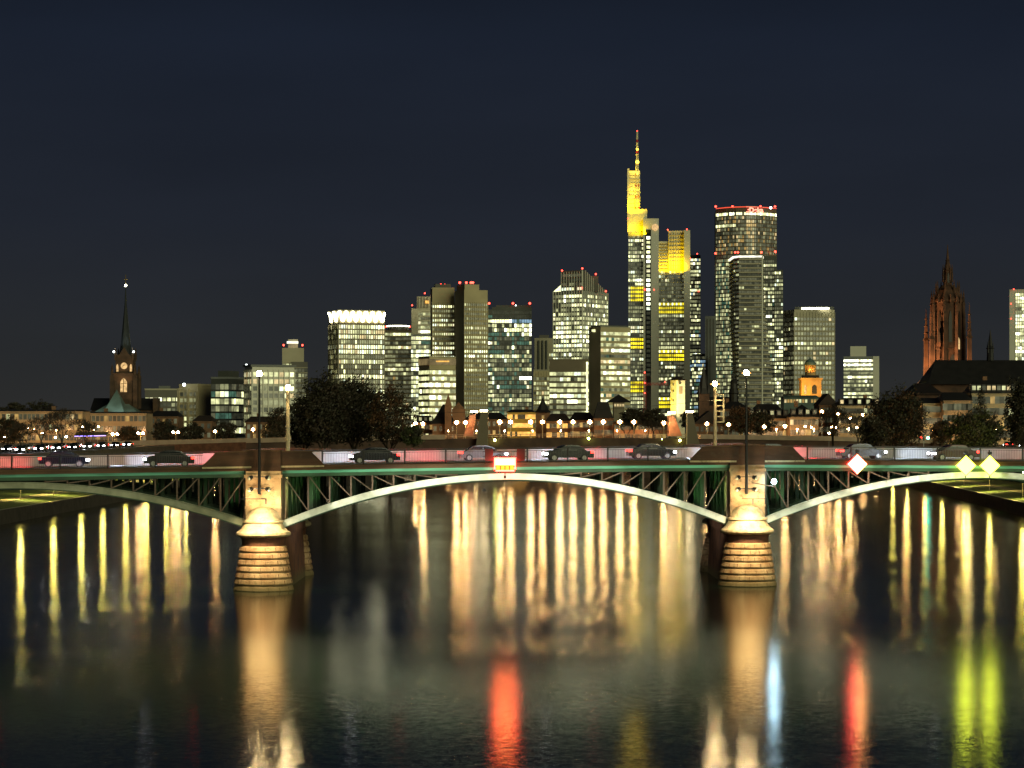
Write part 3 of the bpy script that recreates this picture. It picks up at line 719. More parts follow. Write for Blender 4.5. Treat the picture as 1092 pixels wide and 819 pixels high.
# --- slatted tower in front (flares towards the ground)
D = 1980
def flare(yv, pts):
    for (y0, x0), (y1, x1) in zip(pts, pts[1:]):
        if y0 <= yv <= y1: return x0 + (x1 - x0) * (yv - y0) / (y1 - y0)
    return pts[-1][1]
RF = [(270, 812.5), (330, 815), (380, 820), (410, 823.5), (460, 824.5)]
LF = [(270, 782.5), (340, 783), (400, 786), (460, 790)]
t = thing('slatted_tower', 'slender tower of closely stacked balcony slats flaring out towards its foot', 'tower', (PX(800, D), D + 10, 8.5))
rings = []; rr = []
def ring(yy, off=0.0):
    a = Vector((PX(flare(yy, LF), D + 10) - off, D + 10 - off)); c1 = Vector((PX(812.5, D), D - off)); b = Vector((PX(flare(yy, RF), D + 12) + off, D + 12 - off))
    c0 = Vector((PX(788, D), D + 1 - off)); z = PZ(yy, D)
    return [(a.x, a.y, z), (c0.x, c0.y, z), (c1.x if c1.x < b.x - .5 else b.x - .5, c1.y, z), (b.x, b.y, z), (b.x, D + 45, z), (a.x, D + 45, z)]
ys = [459, 440, 420, 400, 380, 360, 340, 320, 300, 280, 272]
MB().rings([ring(y) for y in ys]).build('wall', M['dark_clad'], t)
y = 456
while y > 275:
    r0 = ring(y + .8, 1.1); r1 = ring(y - .8, 1.1); MB().loft(r0, r1).build('balcony_slab', M['concrete'], t)
    wb = ring(y - 1.0, .25); wt = ring(y - 3.2, .25); mb = MB()
    for k in range(3):
        n = max(2, int((Vector(wb[k + 1]) - Vector(wb[k])).length / 2.2))
        rw = row(n, .12, (2, 3, 1), (0, 1, 1), 1.5)
        for j in range(n):
            f = lambda A_, B_, u: Vector(A_).lerp(Vector(B_), u)
            mb.quad(f(wb[k], wb[k + 1], (j + .05) / n), f(wb[k], wb[k + 1], (j + .95) / n), f(wt[k], wt[k + 1], (j + .95) / n), f(wt[k], wt[k + 1], (j + .05) / n), rw[j])
    mb.build('window_band', G, t)
    y -= 4.6
MB().loft(ring(274.5, 1.3), ring(272.6, 1.3)).build('lit_top_band', E['band'], t)
MB().bar((PX(812.8, D), D - .8, 10), (PX(812.8, D), D - .8, PZ(273, D)), 1.2).build('corner_rib', M['white_clad'], t)
beacons(t, [(PX(q, D), D, PZ(272, D)) for q in (784, 787, 812)], r=1.2, mast=2)

D = 2120; P = front(812, 828, D, 30)
t = tower('dark_annex_tower', 'dark tower with scattered bright windows right of the slatted tower', 'tower', P, PZ(273, D), M['dark_clad'])
windows(t, P[:2], 12, PZ(275, D), 3.7, 2.3, p=0.32, lit=(2, 3, 4, 4), unlit=(0, 1, 7))
Q = front(826, 835, D - 4, 25); MB().prism([tuple(p) for p in Q], 8.5, PZ(288, D)).build('side_wing', M['dark_clad'], t)
windows(t, Q[:2], 12, PZ(289, D), 3.7, 2.3, p=0.6, q=.2, lit=(3, 4, 4, 5), unlit=(0, 1), run=1.2)
beacons(t, [(PX(827, D), D - 1, PZ(270, D))], mast=.5)

# --- curved edge tower with bright roof letters
D = 1800; A = [Vector((PX(836, D + 20), D + 20)), Vector((PX(847, D), D)), Vector((PX(890, D + 6), D + 6))]
poly = A + [Vector((A[2].x + 3, D + 36)), Vector((A[0].x + 3, D + 50))]
t = tower('curved_edge_tower', 'broad tan gridded tower with a row of white lights along its roof', 'tower', poly, PZ(330, D), M['concrete'])
windows(t, A, 12, PZ(333, D), 3.9, 2.9, hh=.56, gap=.12, p=0.2, q=.12, lit=(2, 3, 6, 6, 4), unlit=(0, 0, 1, 1), run=2, fins=1, fin_w=.5, fin_d=.5, fin_mat=M['concrete'], slab=M['concrete'])
Q = front(855, 884, D + 4, .8); n_ = 9
MB().prism([tuple(p) for p in front(848, 889, D + 8, 14)], PZ(330, D), PZ(326.5, D)).build('roof_storey', M['dark_clad'], t)
for k in range(n_):
    a = Q[0] + (Q[1] - Q[0]) * ((k + .5) / n_); MB().box(a.x - 1.0, a.x + 1.0, a.y - .5, a.y, PZ(330, D) + .3, PZ(327.8, D)).build('roof_light', E['crown'], t)

D = 2200; P = front(900, 931, D, 25)
t = tower('lit_floor_office', 'small distant office with bright striped floors, white end wall and roof box', 'building', P, PZ(380, D), M['steel_grey'])
windows(t, P[:2], 12, PZ(382, D), 4.0, 2.4, p=0.6, q=.45, lit=(3, 4, 4, 5, 4), unlit=(1, 2, 7), gap=.03, run=5, hh=.55)
fb(t, 'white_end_wall', 931, 937.5, 380, 460, D - 3, 25, M['white_clad']); fb(t, 'roof_box', 907, 923.5, 369, 380, D + 6, 14, M['white_clad'])
MB().tube((PX(929.5, D), D - .5, PZ(384, D)), (PX(929.5, D), D - 1.5, PZ(384, D)), 2.0, n=10).build('round_emblem', E['crown'], t)
D = 2400; P = front(1077.5, 1118, D, 30)
t = tower('edge_tower', 'bright white tower cut by the right edge of the picture', 'tower', P, PZ(309.5, D), M['white_clad'])
windows(t, [P[0] + (P[1] - P[0]) * .15, P[1]], 12, PZ(311, D), 3.8, 2.6, p=0.8, q=.6, lit=(3, 4, 4, 5), unlit=(1, 2), fins=2, fin_mat=M['white_clad'], hh=.75, run=3)
beacons(t, [(PX(1081, D), D, PZ(309.5, D)), (PX(1078, D), D - 1, PZ(325, D)), (PX(1078, D), D - 1, PZ(341, D))], mast=.8)
parapet(t, P, PZ(309.5, D), 1, M['white_clad'])

# ================================================================== CHURCHES
def ring_n(cx, cy, r, z, n=8, rot=pi / 8): return [(cx + r * cos(2 * pi * i / n + rot), cy + r * sin(2 * pi * i / n + rot), z) for i in range(n)]
def pinnacle(mb, x, y, z0, z1, r):
    zm = z0 + (z1 - z0) * .4
    mb.lathe(x, y, [(z0, r), (zm, r), (zm, r * 1.5), (zm + r, r * .9), (z1, .06)], 4, rot=pi / 4)
    for k in range(3):
        zz = zm + (z1 - zm) * (.2 + .22 * k); rr = r * .9 * (1 - (.2 + .22 * k)) + r * .35
        mb.lathe(x, y, [(zz, rr * .6), (zz + r * .3, rr), (zz + r * .6, rr * .5)], 4)
def lancet(name, x, y, z0, z1, w_, m, parent, dx=1, dy=0):
    pts = [(-.5, 0), (.5, 0), (.5, .72), (.3, .88), (0, 1), (-.3, .88), (-.5, .72)]
    mb = MB(); f = [(x + dx * u * w_, y + dy * u * w_ - .12, z0 + v * (z1 - z0)) for u, v in pts]; b = [(p[0], p[1] + .3, p[2]) for p in f]
    mb.loft(f, b); return mb.build(name, m, parent)

# --- cathedral on the right
D = 1000; cx, cy = PX(1010.5, D + 12), D + 12; S = D / FPX
t = thing('cathedral_tower', 'red sandstone gothic cathedral tower with crown of pinnacles, lantern and lit left flank', 'church', (cx, cy, 8.5))
SS = M['sandstone']
hw = 16.5 * S
mb = MB(); mb.box(cx - hw, cx + hw, cy - hw, cy + hw, 8.5, PZ(399, D)); mb.build('square_tower', SS, t)
for sx in (-1, 1):
    for sy in (-1, 1):
        mb = MB(); bx, by = cx + sx * (hw + 1.5), cy + sy * (hw + .2)
        mb.lathe(bx, by, [(8.5, 3.2), (PZ(430, D), 2.8), (PZ(404, D), 2.1), (PZ(398, D), 1.5), (PZ(370, D), 1.2)], 4, rot=pi / 4)
        pinnacle(mb, bx, by, PZ(385, D), PZ(326 if sx < 0 else 322, D), 1.25)
        mb.build('corner_buttress', SS, t)
mb = MB(); mb.rings([ring_n(cx, cy, r * S, PZ(y, D)) for y, r in ((400, 17.2), (372, 16.8), (371, 17.8), (369, 16.6), (322, 15.6), (320, 17), (318, 16.6), (315, 14.8), (308, 11.5), (304, 8), (302.5, 6.5))])
mb.build('octagon', SS, t)
mb = MB()
for i in range(8):
    a = 2 * pi * i / 8 + pi / 8; r = 17.4 * S
    px_, py_ = cx + r * cos(a), cy + r * sin(a)
    mb.lathe(px_, py_, [(PZ(400, D), 1.1), (PZ(345, D), .9), (PZ(332, D), .8)], 4, rot=a)
    pinnacle(mb, px_, py_, PZ(335, D), PZ(307, D), .75)
    a2 = a + pi / 8; pinnacle(mb, cx + r * .96 * cos(a2), cy + r * .96 * sin(a2), PZ(322, D), PZ(311, D), .45)
    pinnacle(mb, cx + 12.5 * S * cos(a), cy + 12.5 * S * sin(a), PZ(311, D), PZ(297, D), .45)
mb.build('pinnacle_crown', SS, t)
mb = MB(); mb.rings([ring_n(cx, cy, r * S, PZ(y, D)) for y, r in ((303, 6.2), (302, 4.8), (287, 4.4), (286.5, 5.4), (285, 4.0), (280, 2.6), (276, 2.0), (275.5, 2.6), (274.5, 1.6), (262, .5), (258.5, .3))])
for i in range(8):
    a = 2 * pi * i / 8 + pi / 8; pinnacle(mb, cx + 5.2 * S * cos(a), cy + 5.2 * S * sin(a), PZ(299, D), PZ(280, D), .35)
mb.build('lantern_spire', SS, t)
DW = mat('dark_window_opening', (0.02, 0.015, 0.012), 0.5, scale=2)
for i in range(8):
    a = 2 * pi * i / 8 - pi / 2; r = 16.0 * S
    if sin(a) < .4:
        ap = r * cos(pi / 8) + .25
        lancet('gothic_window', cx + ap * cos(a), cy + ap * sin(a), PZ(364, D), PZ(330, D), 1.5, DW, t, -sin(a), cos(a))
    r = 4.6 * S
    if sin(a) < .4: lancet('lantern_window', cx + r * cos(a), cy + r * sin(a), PZ(300, D), PZ(289, D), .9, DW, t, -sin(a), cos(a))
lancet('lit_gothic_window', cx + 7.5 * S, cy - 16.2 * S + .3, PZ(372, D), PZ(358, D), 2.2, E['clock'], t)
lancet('tower_window', cx + 1, cy - hw - .1, PZ(396, D), PZ(377, D), 2.8, DW, t)
OR = (1.0, 0.50, 0.20)
for x_, y_, z_, tx, ty, tz, pw in ((-42, -14, 26, -7, -4, 44, 120000), (-30, -24, 34, -5, -4, 34, 50000), (24, -40, 50, 5, -6, 62, 1500)):
    lamp_light('SPOT', (cx + x_, cy + y_, z_), pw * 3, OR, (cx + tx, cy + ty, tz), spot_size=radians(58), spot_blend=.6, shadow_soft_size=.5)
# nave and choir
t = thing('cathedral_nave', 'long dark steep roof of the cathedral nave right of its tower', 'church', (PX(1040, 985), 990, 8.5))
def gable(mb, x0, x1, y0, y1, z0, z1, hip=0, ax='x'):
    ym = (y0 + y1) / 2
    if ax == 'x':
        v = [(x0, y0, z0), (x1, y0, z0), (x1, y1, z0), (x0, y1, z0), (x0 + hip, ym, z1), (x1 - hip, ym, z1)]
        f = [(0, 1, 5, 4), (2, 3, 4, 5), (1, 2, 5), (3, 0, 4), (3, 2, 1, 0)]
    else:
        xm = (x0 + x1) / 2
        v = [(x0, y0, z0), (x1, y0, z0), (x1, y1, z0), (x0, y1, z0), (xm, y0 + hip, z1), (xm, y1 - hip, z1)]
        f = [(0, 1, 4), (1, 2, 5, 4), (2, 3, 5), (3, 0, 4, 5), (3, 2, 1, 0)]
    return mb.add(v, f)
x0, x1 = PX(985, 975), PX(1125, 975)
MB().box(x0 + 1, x1, 968, 992, 8.5, PZ(408, 970)).build('wall', M['sandstone'], t)
mb = MB(); gable(mb, x0, x1, 966, 994, PZ(410, 970), PZ(384, 980), hip=6); mb.build('roof', M['slate'], t)
mb = MB(); gable(mb, PX(974, 950), PX(1005, 950), 945, 985, PZ(421, 950), PZ(408, 950), hip=3); mb.build('roof', M['slate'], t)
MB().box(PX(975, 950), PX(1004, 950), 946, 980, 8.5, PZ(420, 950)).build('wall', M['sandstone'], t)
fx = PX(1056, 980); mb = MB(); mb.lathe(fx, 980, [(PZ(386, D), 1.6), (PZ(374, D), 1.4), (PZ(373.5, D), 1.9), (PZ(371, D), 1.1), (PZ(353, D), .05)], 8)
for i in range(4): pinnacle(mb, fx + 1.5 * cos(i * pi / 2 + .78), 980 + 1.5 * sin(i * pi / 2 + .78), PZ(378, D), PZ(366, D), .25)
mb.build('ridge_turret', M['slate'], t)

# --- church on the left
D = 1000; cx, cy = PX(134, D + 6), D + 6
t = thing('spired_church', 'gothic church with slender dark spire, lit clock and teal lit roof on the far left', 'church', (cx, cy, 8.5))
BS = mat('brown_church_stone', (0.075, 0.040, 0.020), .85, scale=.4, var=.5, bump=.04)
h1 = 12.3 * S
MB().box(cx - h1, cx + h1, cy - h1, cy + h1, 8.5, PZ(398, D)).build('lower_tower', BS, t)
h2 = 9.2 * S; MB().box(cx - h2, cx + h2, cy - h2, cy + h2, PZ(398, D), PZ(378, D)).build('belfry', BS, t)
mb = MB()
for sx in (-1, 1):
    for sy in (-1, 1):
        mb.lathe(cx + sx * h1, cy + sy * h1, [(8.5, 1.5), (PZ(400, D), 1.2)], 4, rot=pi / 4); pinnacle(mb, cx + sx * h1, cy + sy * h1, PZ(404, D), PZ(388, D), .7)
        pinnacle(mb, cx + sx * h2, cy + sy * h2, PZ(384, D), PZ(370, D), .6)
mb.build('pinnacles', BS, t)
for sy in (-1,):
    mb = MB(); mb.add([(cx - h2, cy - h2 - .3, PZ(384, D)), (cx + h2, cy - h2 - .3, PZ(384, D)), (cx, cy - h2 - .3, PZ(370, D)), (cx - h2, cy - h2 + .6, PZ(384, D)), (cx + h2, cy - h2 + .6, PZ(384, D)), (cx, cy - h2 + .6, PZ(370, D))],
                   [(0, 1, 2), (3, 5, 4), (0, 2, 5, 3), (1, 4, 5, 2)]); mb.build('gable', BS, t)
MB().rings([ring_n(cx, cy, r * S, PZ(y, D)) for y, r in ((380, 7), (365, 5.2), (345, 3.2), (325, 1.3), (304, .3))]).build('spire', mat('spire_slate', (.02, .024, .026), .5, scale=.5, var=.4), t)
mb = MB(); mb.tube((cx, cy, PZ(305, D)), (cx, cy, PZ(292, D)), .16, n=5); mb.tube((cx - .9, cy, PZ(297, D)), (cx + .9, cy, PZ(297, D)), .12, n=5); mb.build('cross', M['gilt'], t)
MB().ball((cx, cy, PZ(303.5, D)), .6, 8).build('finial_light', E['crown'], t)
clk = MB().tube((cx, cy - h2 - .3, PZ(390, D)), (cx, cy - h2 - .6, PZ(390, D)), 1.45, n=20).build('clock_face', E['clock'], t)
mb = MB(); z_ = PZ(390, D); mb.bar((cx, cy - h2 - .72, z_), (cx + .1, cy - h2 - .72, z_ + 1.1), .18); mb.bar((cx, cy - h2 - .72, z_), (cx - .7, cy - h2 - .72, z_ - .2), .2); mb.build('clock_hands', M['black'], clk)
lancet('lit_arched_window', cx, cy - h1 - .1, PZ(418, D), PZ(403, D), 2.9, E['clock'], t)
mb = MB(); mb.bar((cx, cy - h1 - .4, PZ(418, D)), (cx, cy - h1 - .4, PZ(404, D)), .25); mb.bar((cx - 1.3, cy - h1 - .4, PZ(409, D)), (cx + 1.3, cy - h1 - .4, PZ(409, D)), .2); mb.build('window_tracery', BS, t)
for sx in (-1, 1): lancet('belfry_window', cx + sx * 3.0, cy - h2 - .1, PZ(396, D), PZ(388, D), .9, E['clock'], t)
mb = MB(); gable(mb, PX(92, D), PX(160, D), cy + 3, cy + 22, PZ(437, D), PZ(424, D)); mb.build('nave_roof', M['slate'], t)
MB().box(PX(93, D), PX(163, D), cy + 4, cy + 21, 8.5, PZ(437, D)).build('nave_wall', BS, t)
MB().box(PX(160, D), PX(165, D), cy + 2, cy + 10, 8.5, PZ(424, D)).build('stair_turret', BS, t)
mb = MB(); gable(mb, PX(106, D), PX(152, D), cy - 20, cy - 5, PZ(440, D), PZ(431, D), hip=5)
gable(mb, PX(117, D), PX(139, D), cy - 22, cy - 6, PZ(440, D), PZ(415.5, D), hip=8, ax='y'); mb.build('choir_roof', M['copper'], t)
MB().box(PX(106, D) + .5, PX(152, D) - .5, cy - 19, cy - 6, 8.5, PZ(440, D)).build('choir_wall', BS, t)
TL = (0.80, 0.95, 0.90)
for x_, pw in ((PX(112, D), 2800), (PX(132, D), 2200), (PX(146, D), 2000)):
    lamp_light('SPOT', (x_, cy - 27, PZ(443, D)), pw, TL, (x_ + 1, cy - 10, PZ(428, D)), spot_size=radians(80), spot_blend=.7, shadow_soft_size=.4)
for sx in (-1, 1):
    MB().ball((cx + sx * 4.4, cy - 5, PZ(375, D)), .45, 6).build('floodlight', E['white'], t)
    lamp_light('SPOT', (cx + sx * 4.4, cy - 5, PZ(374, D)), 2500, TL, (cx, cy, PZ(355, D)), spot_size=radians(50), spot_blend=.7, shadow_soft_size=.2)
lamp_light('SPOT', (cx, cy - 12, PZ(414, D)), 2300, (1, .6, .25), (cx, cy, PZ(388, D)), spot_size=radians(70), spot_blend=.7, shadow_soft_size=.3)
lamp_light('SPOT', (cx + 8, cy - 12, PZ(430, D)), 800, (1, .6, .25), (cx + 1, cy, PZ(405, D)), spot_size=radians(70), spot_blend=.7, shadow_soft_size=.3)

# --- orange floodlit round-domed tower
D = 1300; S = D / FPX; cx, cy = PX(864, D + 6), D + 6
t = thing('domed_church_tower', 'orange floodlit square church tower with a columned rotunda and small dome', 'church', (cx, cy, 8.5))
YS = mat('ochre_stone', (0.60, 0.36, 0.14), .85, scale=.3, var=.3)
h = 10.5 * S
MB().box(cx - h, cx + h, cy - h, cy + h, 8.5, PZ(405, D)).build('tower_shaft', YS, t)
MB().box(cx - h - .7, cx + h + .7, cy - h - .7, cy + h + .7, PZ(405, D), PZ(403, D)).build('cornice', YS, t)
mb = MB(); mb.prism([(cx - h * .8, cy - h * .8), (cx + h * .8, cy - h * .8), (cx + h * .8, cy + h * .8), (cx - h * .8, cy + h * .8)], PZ(403, D), PZ(400, D)); mb.build('attic', M['tile'], t)
MB().lathe(cx, cy, [(PZ(401, D), 5.8 * S), (PZ(397, D), 5.8 * S), (PZ(396.8, D), 6.2 * S), (PZ(396, D), 3.6 * S), (PZ(389, D), 3.6 * S)], 16).build('rotunda', YS, t)
for i in range(10):
    a = 2 * pi * i / 10 - pi / 2; MB().tube((cx + 5.2 * S * cos(a), cy + 5.2 * S * sin(a), PZ(396.5, D)), (cx + 5.2 * S * cos(a), cy + 5.2 * S * sin(a), PZ(389, D)), .45, n=8).build('column', YS, t)
MB().lathe(cx, cy, [(PZ(389, D), 6.4 * S), (PZ(388, D), 6.4 * S), (PZ(386, D), 5.6 * S), (PZ(383.5, D), 3.4 * S), (PZ(382.5, D), 1 * S), (PZ(380.5, D), .3 * S)], 16).build('dome', M['copper'], t)
lancet('bell_opening', cx + 1.6, cy - h - .1, PZ(420, D), PZ(410, D), 2.6, DW, t); lancet('bell_opening', cx - 3.6, cy - h - .1, PZ(420, D), PZ(410, D), 1.2, E['clock'], t)
lamp_light('SPOT', (cx - 12, cy - 16, PZ(423, D)), 26000, (1, .55, .08), (cx - 2, cy, PZ(408, D)), spot_size=radians(80), spot_blend=.6, shadow_soft_size=.3)
lamp_light('SPOT', (cx + 8, cy - 18, PZ(423, D)), 5500, (1, .45, .1), (cx + 2, cy, PZ(408, D)), spot_size=radians(70), spot_blend=.6, shadow_soft_size=.3)
lamp_light('POINT', (cx, cy - 4.4 * S, PZ(394, D)), 900, (1, .6, .15), shadow_soft_size=.3)

# ================================================================== HOUSES
def house(name, label, cat, pl, pr, d, ye, yr, wall, roof, cols, rows, dep=13, hip=1.5, ax='x', lit=.15, wm=None, z0=8.6, wy=None, dorm=0, wh=1.7, ww=1.05):
    x0, x1 = PX(pl, d), PX(pr, d); ze, zr = PZ(ye, d), PZ(yr, d); t = thing(name, label, cat, ((x0 + x1) / 2, d + dep / 2, z0))
    MB().box(x0, x1, d, d + dep, z0, ze).build('wall', wall, t)
    mb = MB(); gable(mb, x0 - .4, x1 + .4, d - .5, d + dep + .5, ze, zr, hip if ax == 'x' else 0, ax); rf = mb.build('roof', roof, t)
    MB().box(x0 - .25, x1 + .25, d - .3, d - .002, ze - .35, ze - .01).build('eaves_cornice', wall, t)
    if ax == 'x' and (x1 - x0) > 9:
        cxx = x0 + (x1 - x0) * random.choice((.3, .7)); MB().box(cxx - .6, cxx + .6, d + dep * .5, d + dep * .5 + .9, zr - 1, zr + 1.1).build('chimney', M['plaster_brown'], rf)
    fh = 3.25
    for r_ in range(rows):
        zt = ze - .9 - fh * r_
        if zt - wh < z0: break
        for c_ in range(cols):
            xc = x0 + (x1 - x0) * (c_ + .5) / cols
            on = random.random() < lit
            mm = random.choice((G[3], G[6], G[9], G[9])) if on else random.choice((G[0], G[0], G[1]))
            wd = MB().box(xc - ww / 2, xc + ww / 2, d - .06, d - .02, zt - wh, zt).build('window', mm if wm is None or not on else wm, t)
    for k in range(dorm):
        xc = x0 + (x1 - x0) * (k + .5) / dorm; zc = ze + (zr - ze) * .25
        dm = MB().box(xc - .8, xc + .8, d + .6, d + 3.2, zc - .4, zc + 1.6).build('dormer', roof, rf)
        MB().box(xc - .5, xc + .5, d + .5, d + .58, zc, zc + 1.2).build('window', random.choice((G[3], G[6], G[0], G[1])), dm) 
    return t
PB, PP, PC = M['plaster_brown'], M['plaster_pale'], M['plaster']
# left bank
house('long_apartment_row', 'long cream four-storey apartment row below the spired church on the far left', 'building', -30, 88, 700, 438.5, 436.8, PC, M['slate'], 26, 3, lit=.12)
house('apartment_house', 'plain cream apartment house joining the long row, right below the church choir', 'building', 88.5, 156, 716, 440.5, 439, PC, M['slate'], 15, 3, lit=.12)
house('gabled_house', 'small dark house with pitched roof left of the glass office', 'house', 206, 226, 800, 449, 443, PB, M['tile'], 3, 2, lit=.1, ax='x')
house('low_dark_house', 'low dark house between the church and the tan apartment block', 'house', 160, 190, 820, 444, 438, PB, M['slate'], 5, 2, lit=.15)
house('riverside_villa', 'low dark house under the pale block, beside the round tree', 'house', 262, 300, 800, 450, 444, PB, M['tile'], 6, 2, lit=.2)
# middle waterfront
house('dormer_house', 'dark waterfront house with a row of lit dormers right of the autumn tree', 'house', 440, 462, 830, 450.5, 443, PB, M['slate'], 5, 2, lit=.3, dorm=4)
t = house('gothic_hall', 'tall steep-roofed gothic hall with dark stepped gable left of the lit bridge pylon', 'hall', 461, 485, 815, 452, 431, PB, M['slate'], 4, 2, lit=.1, hip=4)
x_ = PX(478, 812); mb = MB(); mb.box(x_ - 1.2, x_ + 1.2, 811.5, 813.8, 8.6, PZ(432, 812)); mb.lathe(x_, 812.6, [(PZ(432, 812), 1.7), (PZ(420, 812), .1)], 4, rot=pi / 4); mb.build('gable_turret', PB, t)
x_ = PX(489, 818); mb = MB(); mb.box(x_ - 2.4, x_ + 2.4, 817, 821, 8.6, PZ(436, 818)); mb.lathe(x_, 819, [(PZ(436, 818), 3), (PZ(429, 818), .1)], 4, rot=pi / 4); mb.build('corner_tower', PB, t)
house('low_hall', 'low dark roofed house behind the lit bridge pylon', 'house', 496, 541, 840, 447, 440, PB, M['slate'], 8, 2, lit=.15, hip=3)
t = house('arcaded_palace', 'yellow lit building with two rows of small amber windows under a low roof', 'building', 541, 571, 850, 439.5, 436.5, mat('ochre_wall', (.55, .38, .10), .85), M['slate'], 11, 3, lit=.8, wm=E['amber'], hip=2)
lamp_light('AREA', (PX(556, 850), 843, 13), 260, (1, .7, .2), (PX(556, 850), 850, 18), shape='RECTANGLE', size=16, size_y=.5)
t = thing('small_spire_church', 'small church with a short pointed dark spire behind the waterfront houses', 'church', (PX(579, 835), 838, 8.6))
x_ = PX(579, 835); MB().box(x_ - 2.6, x_ + 2.6, 835, 840, 8.6, PZ(440, 835)).build('tower_shaft', PB, t)
MB().lathe(x_, 837.5, [(PZ(440, 835), 3.6), (PZ(437, 835), 2.4), (PZ(424, 835), .1)], 8, rot=pi / 8).build('spire', M['slate'], t)
MB().box(x_ - .5, x_ + .5, 834.9, 835.1, PZ(447, 835), PZ(443, 835)).build('window', G[9], t)
house('brick_house', 'brown waterfront house with a lit row of small ground windows right of the small spire', 'house', 583, 608, 815, 449, 441, PB, M['tile'], 9, 3, lit=.45, wm=E['amber'], hip=2)
house('museum_wing', 'long brown waterfront house with chimney left of the mansard roof', 'house', 608.5, 634, 812, 448, 439.5, PB, M['slate'], 8, 3, lit=.2, hip=2)
t = house('mansard_house', 'waterfront house with a tall dark mansard roof', 'house', 633.5, 654, 800, 446, 444, PB, M['slate'], 6, 3, lit=.15)
MB().loft([(PX(633.5, 800), 799.6, PZ(446, 800)), (PX(654, 800), 799.6, PZ(446, 800)), (PX(654, 800), 813.4, PZ(446, 800)), (PX(633.5, 800), 813.4, PZ(446, 800))],
          [(PX(638.5, 800), 803, PZ(428.5, 800)), (PX(649, 800), 803, PZ(428.5, 800)), (PX(649, 800), 810, PZ(428.5, 800)), (PX(638.5, 800), 810, PZ(428.5, 800))]).build('mansard_roof', M['slate'], t)
t = thing('lookout_pavilion', 'small square rooftop tower with a pyramid roof and lit windows, right of the mansard roof', 'tower', (PX(660.5, 830), 835, 8.6))
xa, xb = PX(654.5, 830), PX(666, 830); MB().box(xa, xb, 830, 838, 8.6, PZ(429, 830)).build('wall', mat('grey_stone', (.22, .19, .13), .9), t)
MB().lathe((xa + xb) / 2, 834, [(PZ(429, 830), 6.6), (PZ(420.5, 830), .1)], 4, rot=pi / 4).build('pyramid_roof', M['slate'], t)
for k in range(4):
    xc = xa + (xb - xa) * (k + .5) / 4; MB().box(xc - .35, xc + .35, 829.9, 829.97, PZ(433.4, 830), PZ(430.8, 830)).build('window', G[6], t)
house('terrace_row', 'pinkish brown low terrace behind bare trees left of the second bridge pylon', 'house', 655, 714, 790, 450.5, 447, PB, M['tile'], 16, 3, lit=.25, wm=G[9], hip=3)
t = thing('lit_gate_tower', 'small brilliantly lit white and yellow tower with a brown pyramid roof', 'tower', (PX(723, 870), 874, 8.6))
d = 870; P = corners(715, 721.5, 730.5, d, radians(52)); WP = mat('white_wall', (.75, .68, .5), .8)
MB().prism([tuple(p) for p in P], 8.6, PZ(405.5, d)).build('wall', WP, t)
c = (P[0] + P[1] + P[2] + P[3]) / 4; MB().lathe(c.x, c.y, [(PZ(405.5, d), 4.4), (PZ(401, d), .1)], 8, rot=.3).build('pyramid_roof', M['tile'], t)
a = P[1] + (P[2] - P[1]) * .3; b = P[1] + (P[2] - P[1]) * .7; MB().prism([tuple(a - Vector((0, .15))), tuple(b - Vector((0, .15))), tuple(b), tuple(a)], PZ(420, d), PZ(412, d)).build('blind_window', PC, t)
MB().tube((P[1].x + 1.4, P[1].y - .3, PZ(408.3, d)), (P[1].x + 1.4, P[1].y + .5, PZ(408.3, d)), .5, n=10).build('round_opening', DW, t)
for k, zz in enumerate((409, 416, 426)):
    e_ = P[0] + (P[1] - P[0]) * .5; MB().box(e_.x - .3, e_.x + .3, e_.y - .25, e_.y, PZ(zz + 2, d), PZ(zz, d)).build('window', DW, t)
lamp_light('SPOT', (PX(735, d), d - 14, PZ(440, d)), 26000, (1, .83, .45), (PX(726, d), d + 1, PZ(418, d)), spot_size=radians(75), spot_blend=.5, shadow_soft_size=.3)
lamp_light('SPOT', (PX(707, d), d - 9, PZ(440, d)), 15000, (1, .75, .08), (PX(717, d), d + 4, PZ(418, d)), spot_size=radians(75), spot_blend=.5, shadow_soft_size=.3)
t = thing('dark_spire_church', 'dark unlit church with a tall pointed spire right of the brightly lit small tower', 'church', (PX(750.5, 900), 905, 8.6))
xa, xb = PX(745.5, 900), PX(756.5, 900); MB().box(xa, xb, 900, 904.5, 8.6, PZ(420, 900)).build('tower_shaft', M['sandstone'], t)
mb = MB(); mb.lathe((xa + xb) / 2, 902.3, [(PZ(420, 900), 3.2), (PZ(414, 900), 2.2), (PZ(388, 900), .06)], 8, rot=pi / 8)
for sx in (-1, 1): pinnacle(mb, (xa + xb) / 2 + sx * 1.9, 900.4, PZ(420, 900), PZ(408, 900), .4)
mb.build('spire', M['slate'], t)
mb = MB(); gable(mb, xb - 1, xb + 12, 901, 911, PZ(432, 900), PZ(423, 900)); mb.build('nave_roof', M['slate'], t); MB().box(xb - .9, xb + 11.6, 901.5, 910.5, 8.6, PZ(432, 900)).build('nave_wall', M['sandstone'], t)
t = thing('small_round_turret', 'thin dark turret with a bulbous cap in front of the slatted tower', 'tower', (PX(783, 900), 903, 8.6))
x_ = PX(783, 900); MB().lathe(x_, 903, [(8.6, 1.8), (PZ(420, 900), 1.7), (PZ(419, 900), 2.1), (PZ(414, 900), 1.4), (PZ(409, 900), 1.3), (PZ(407, 900), 1.6), (PZ(404, 900), .5), (PZ(398, 900), .1)], 8).build('turret', M['slate'], t)
house('side_gable_house', 'house with steep side gable just right of the second bridge pylon', 'house', 741, 772, 760, 452, 438, PB, M['tile'], 6, 3, lit=.15, ax='y')
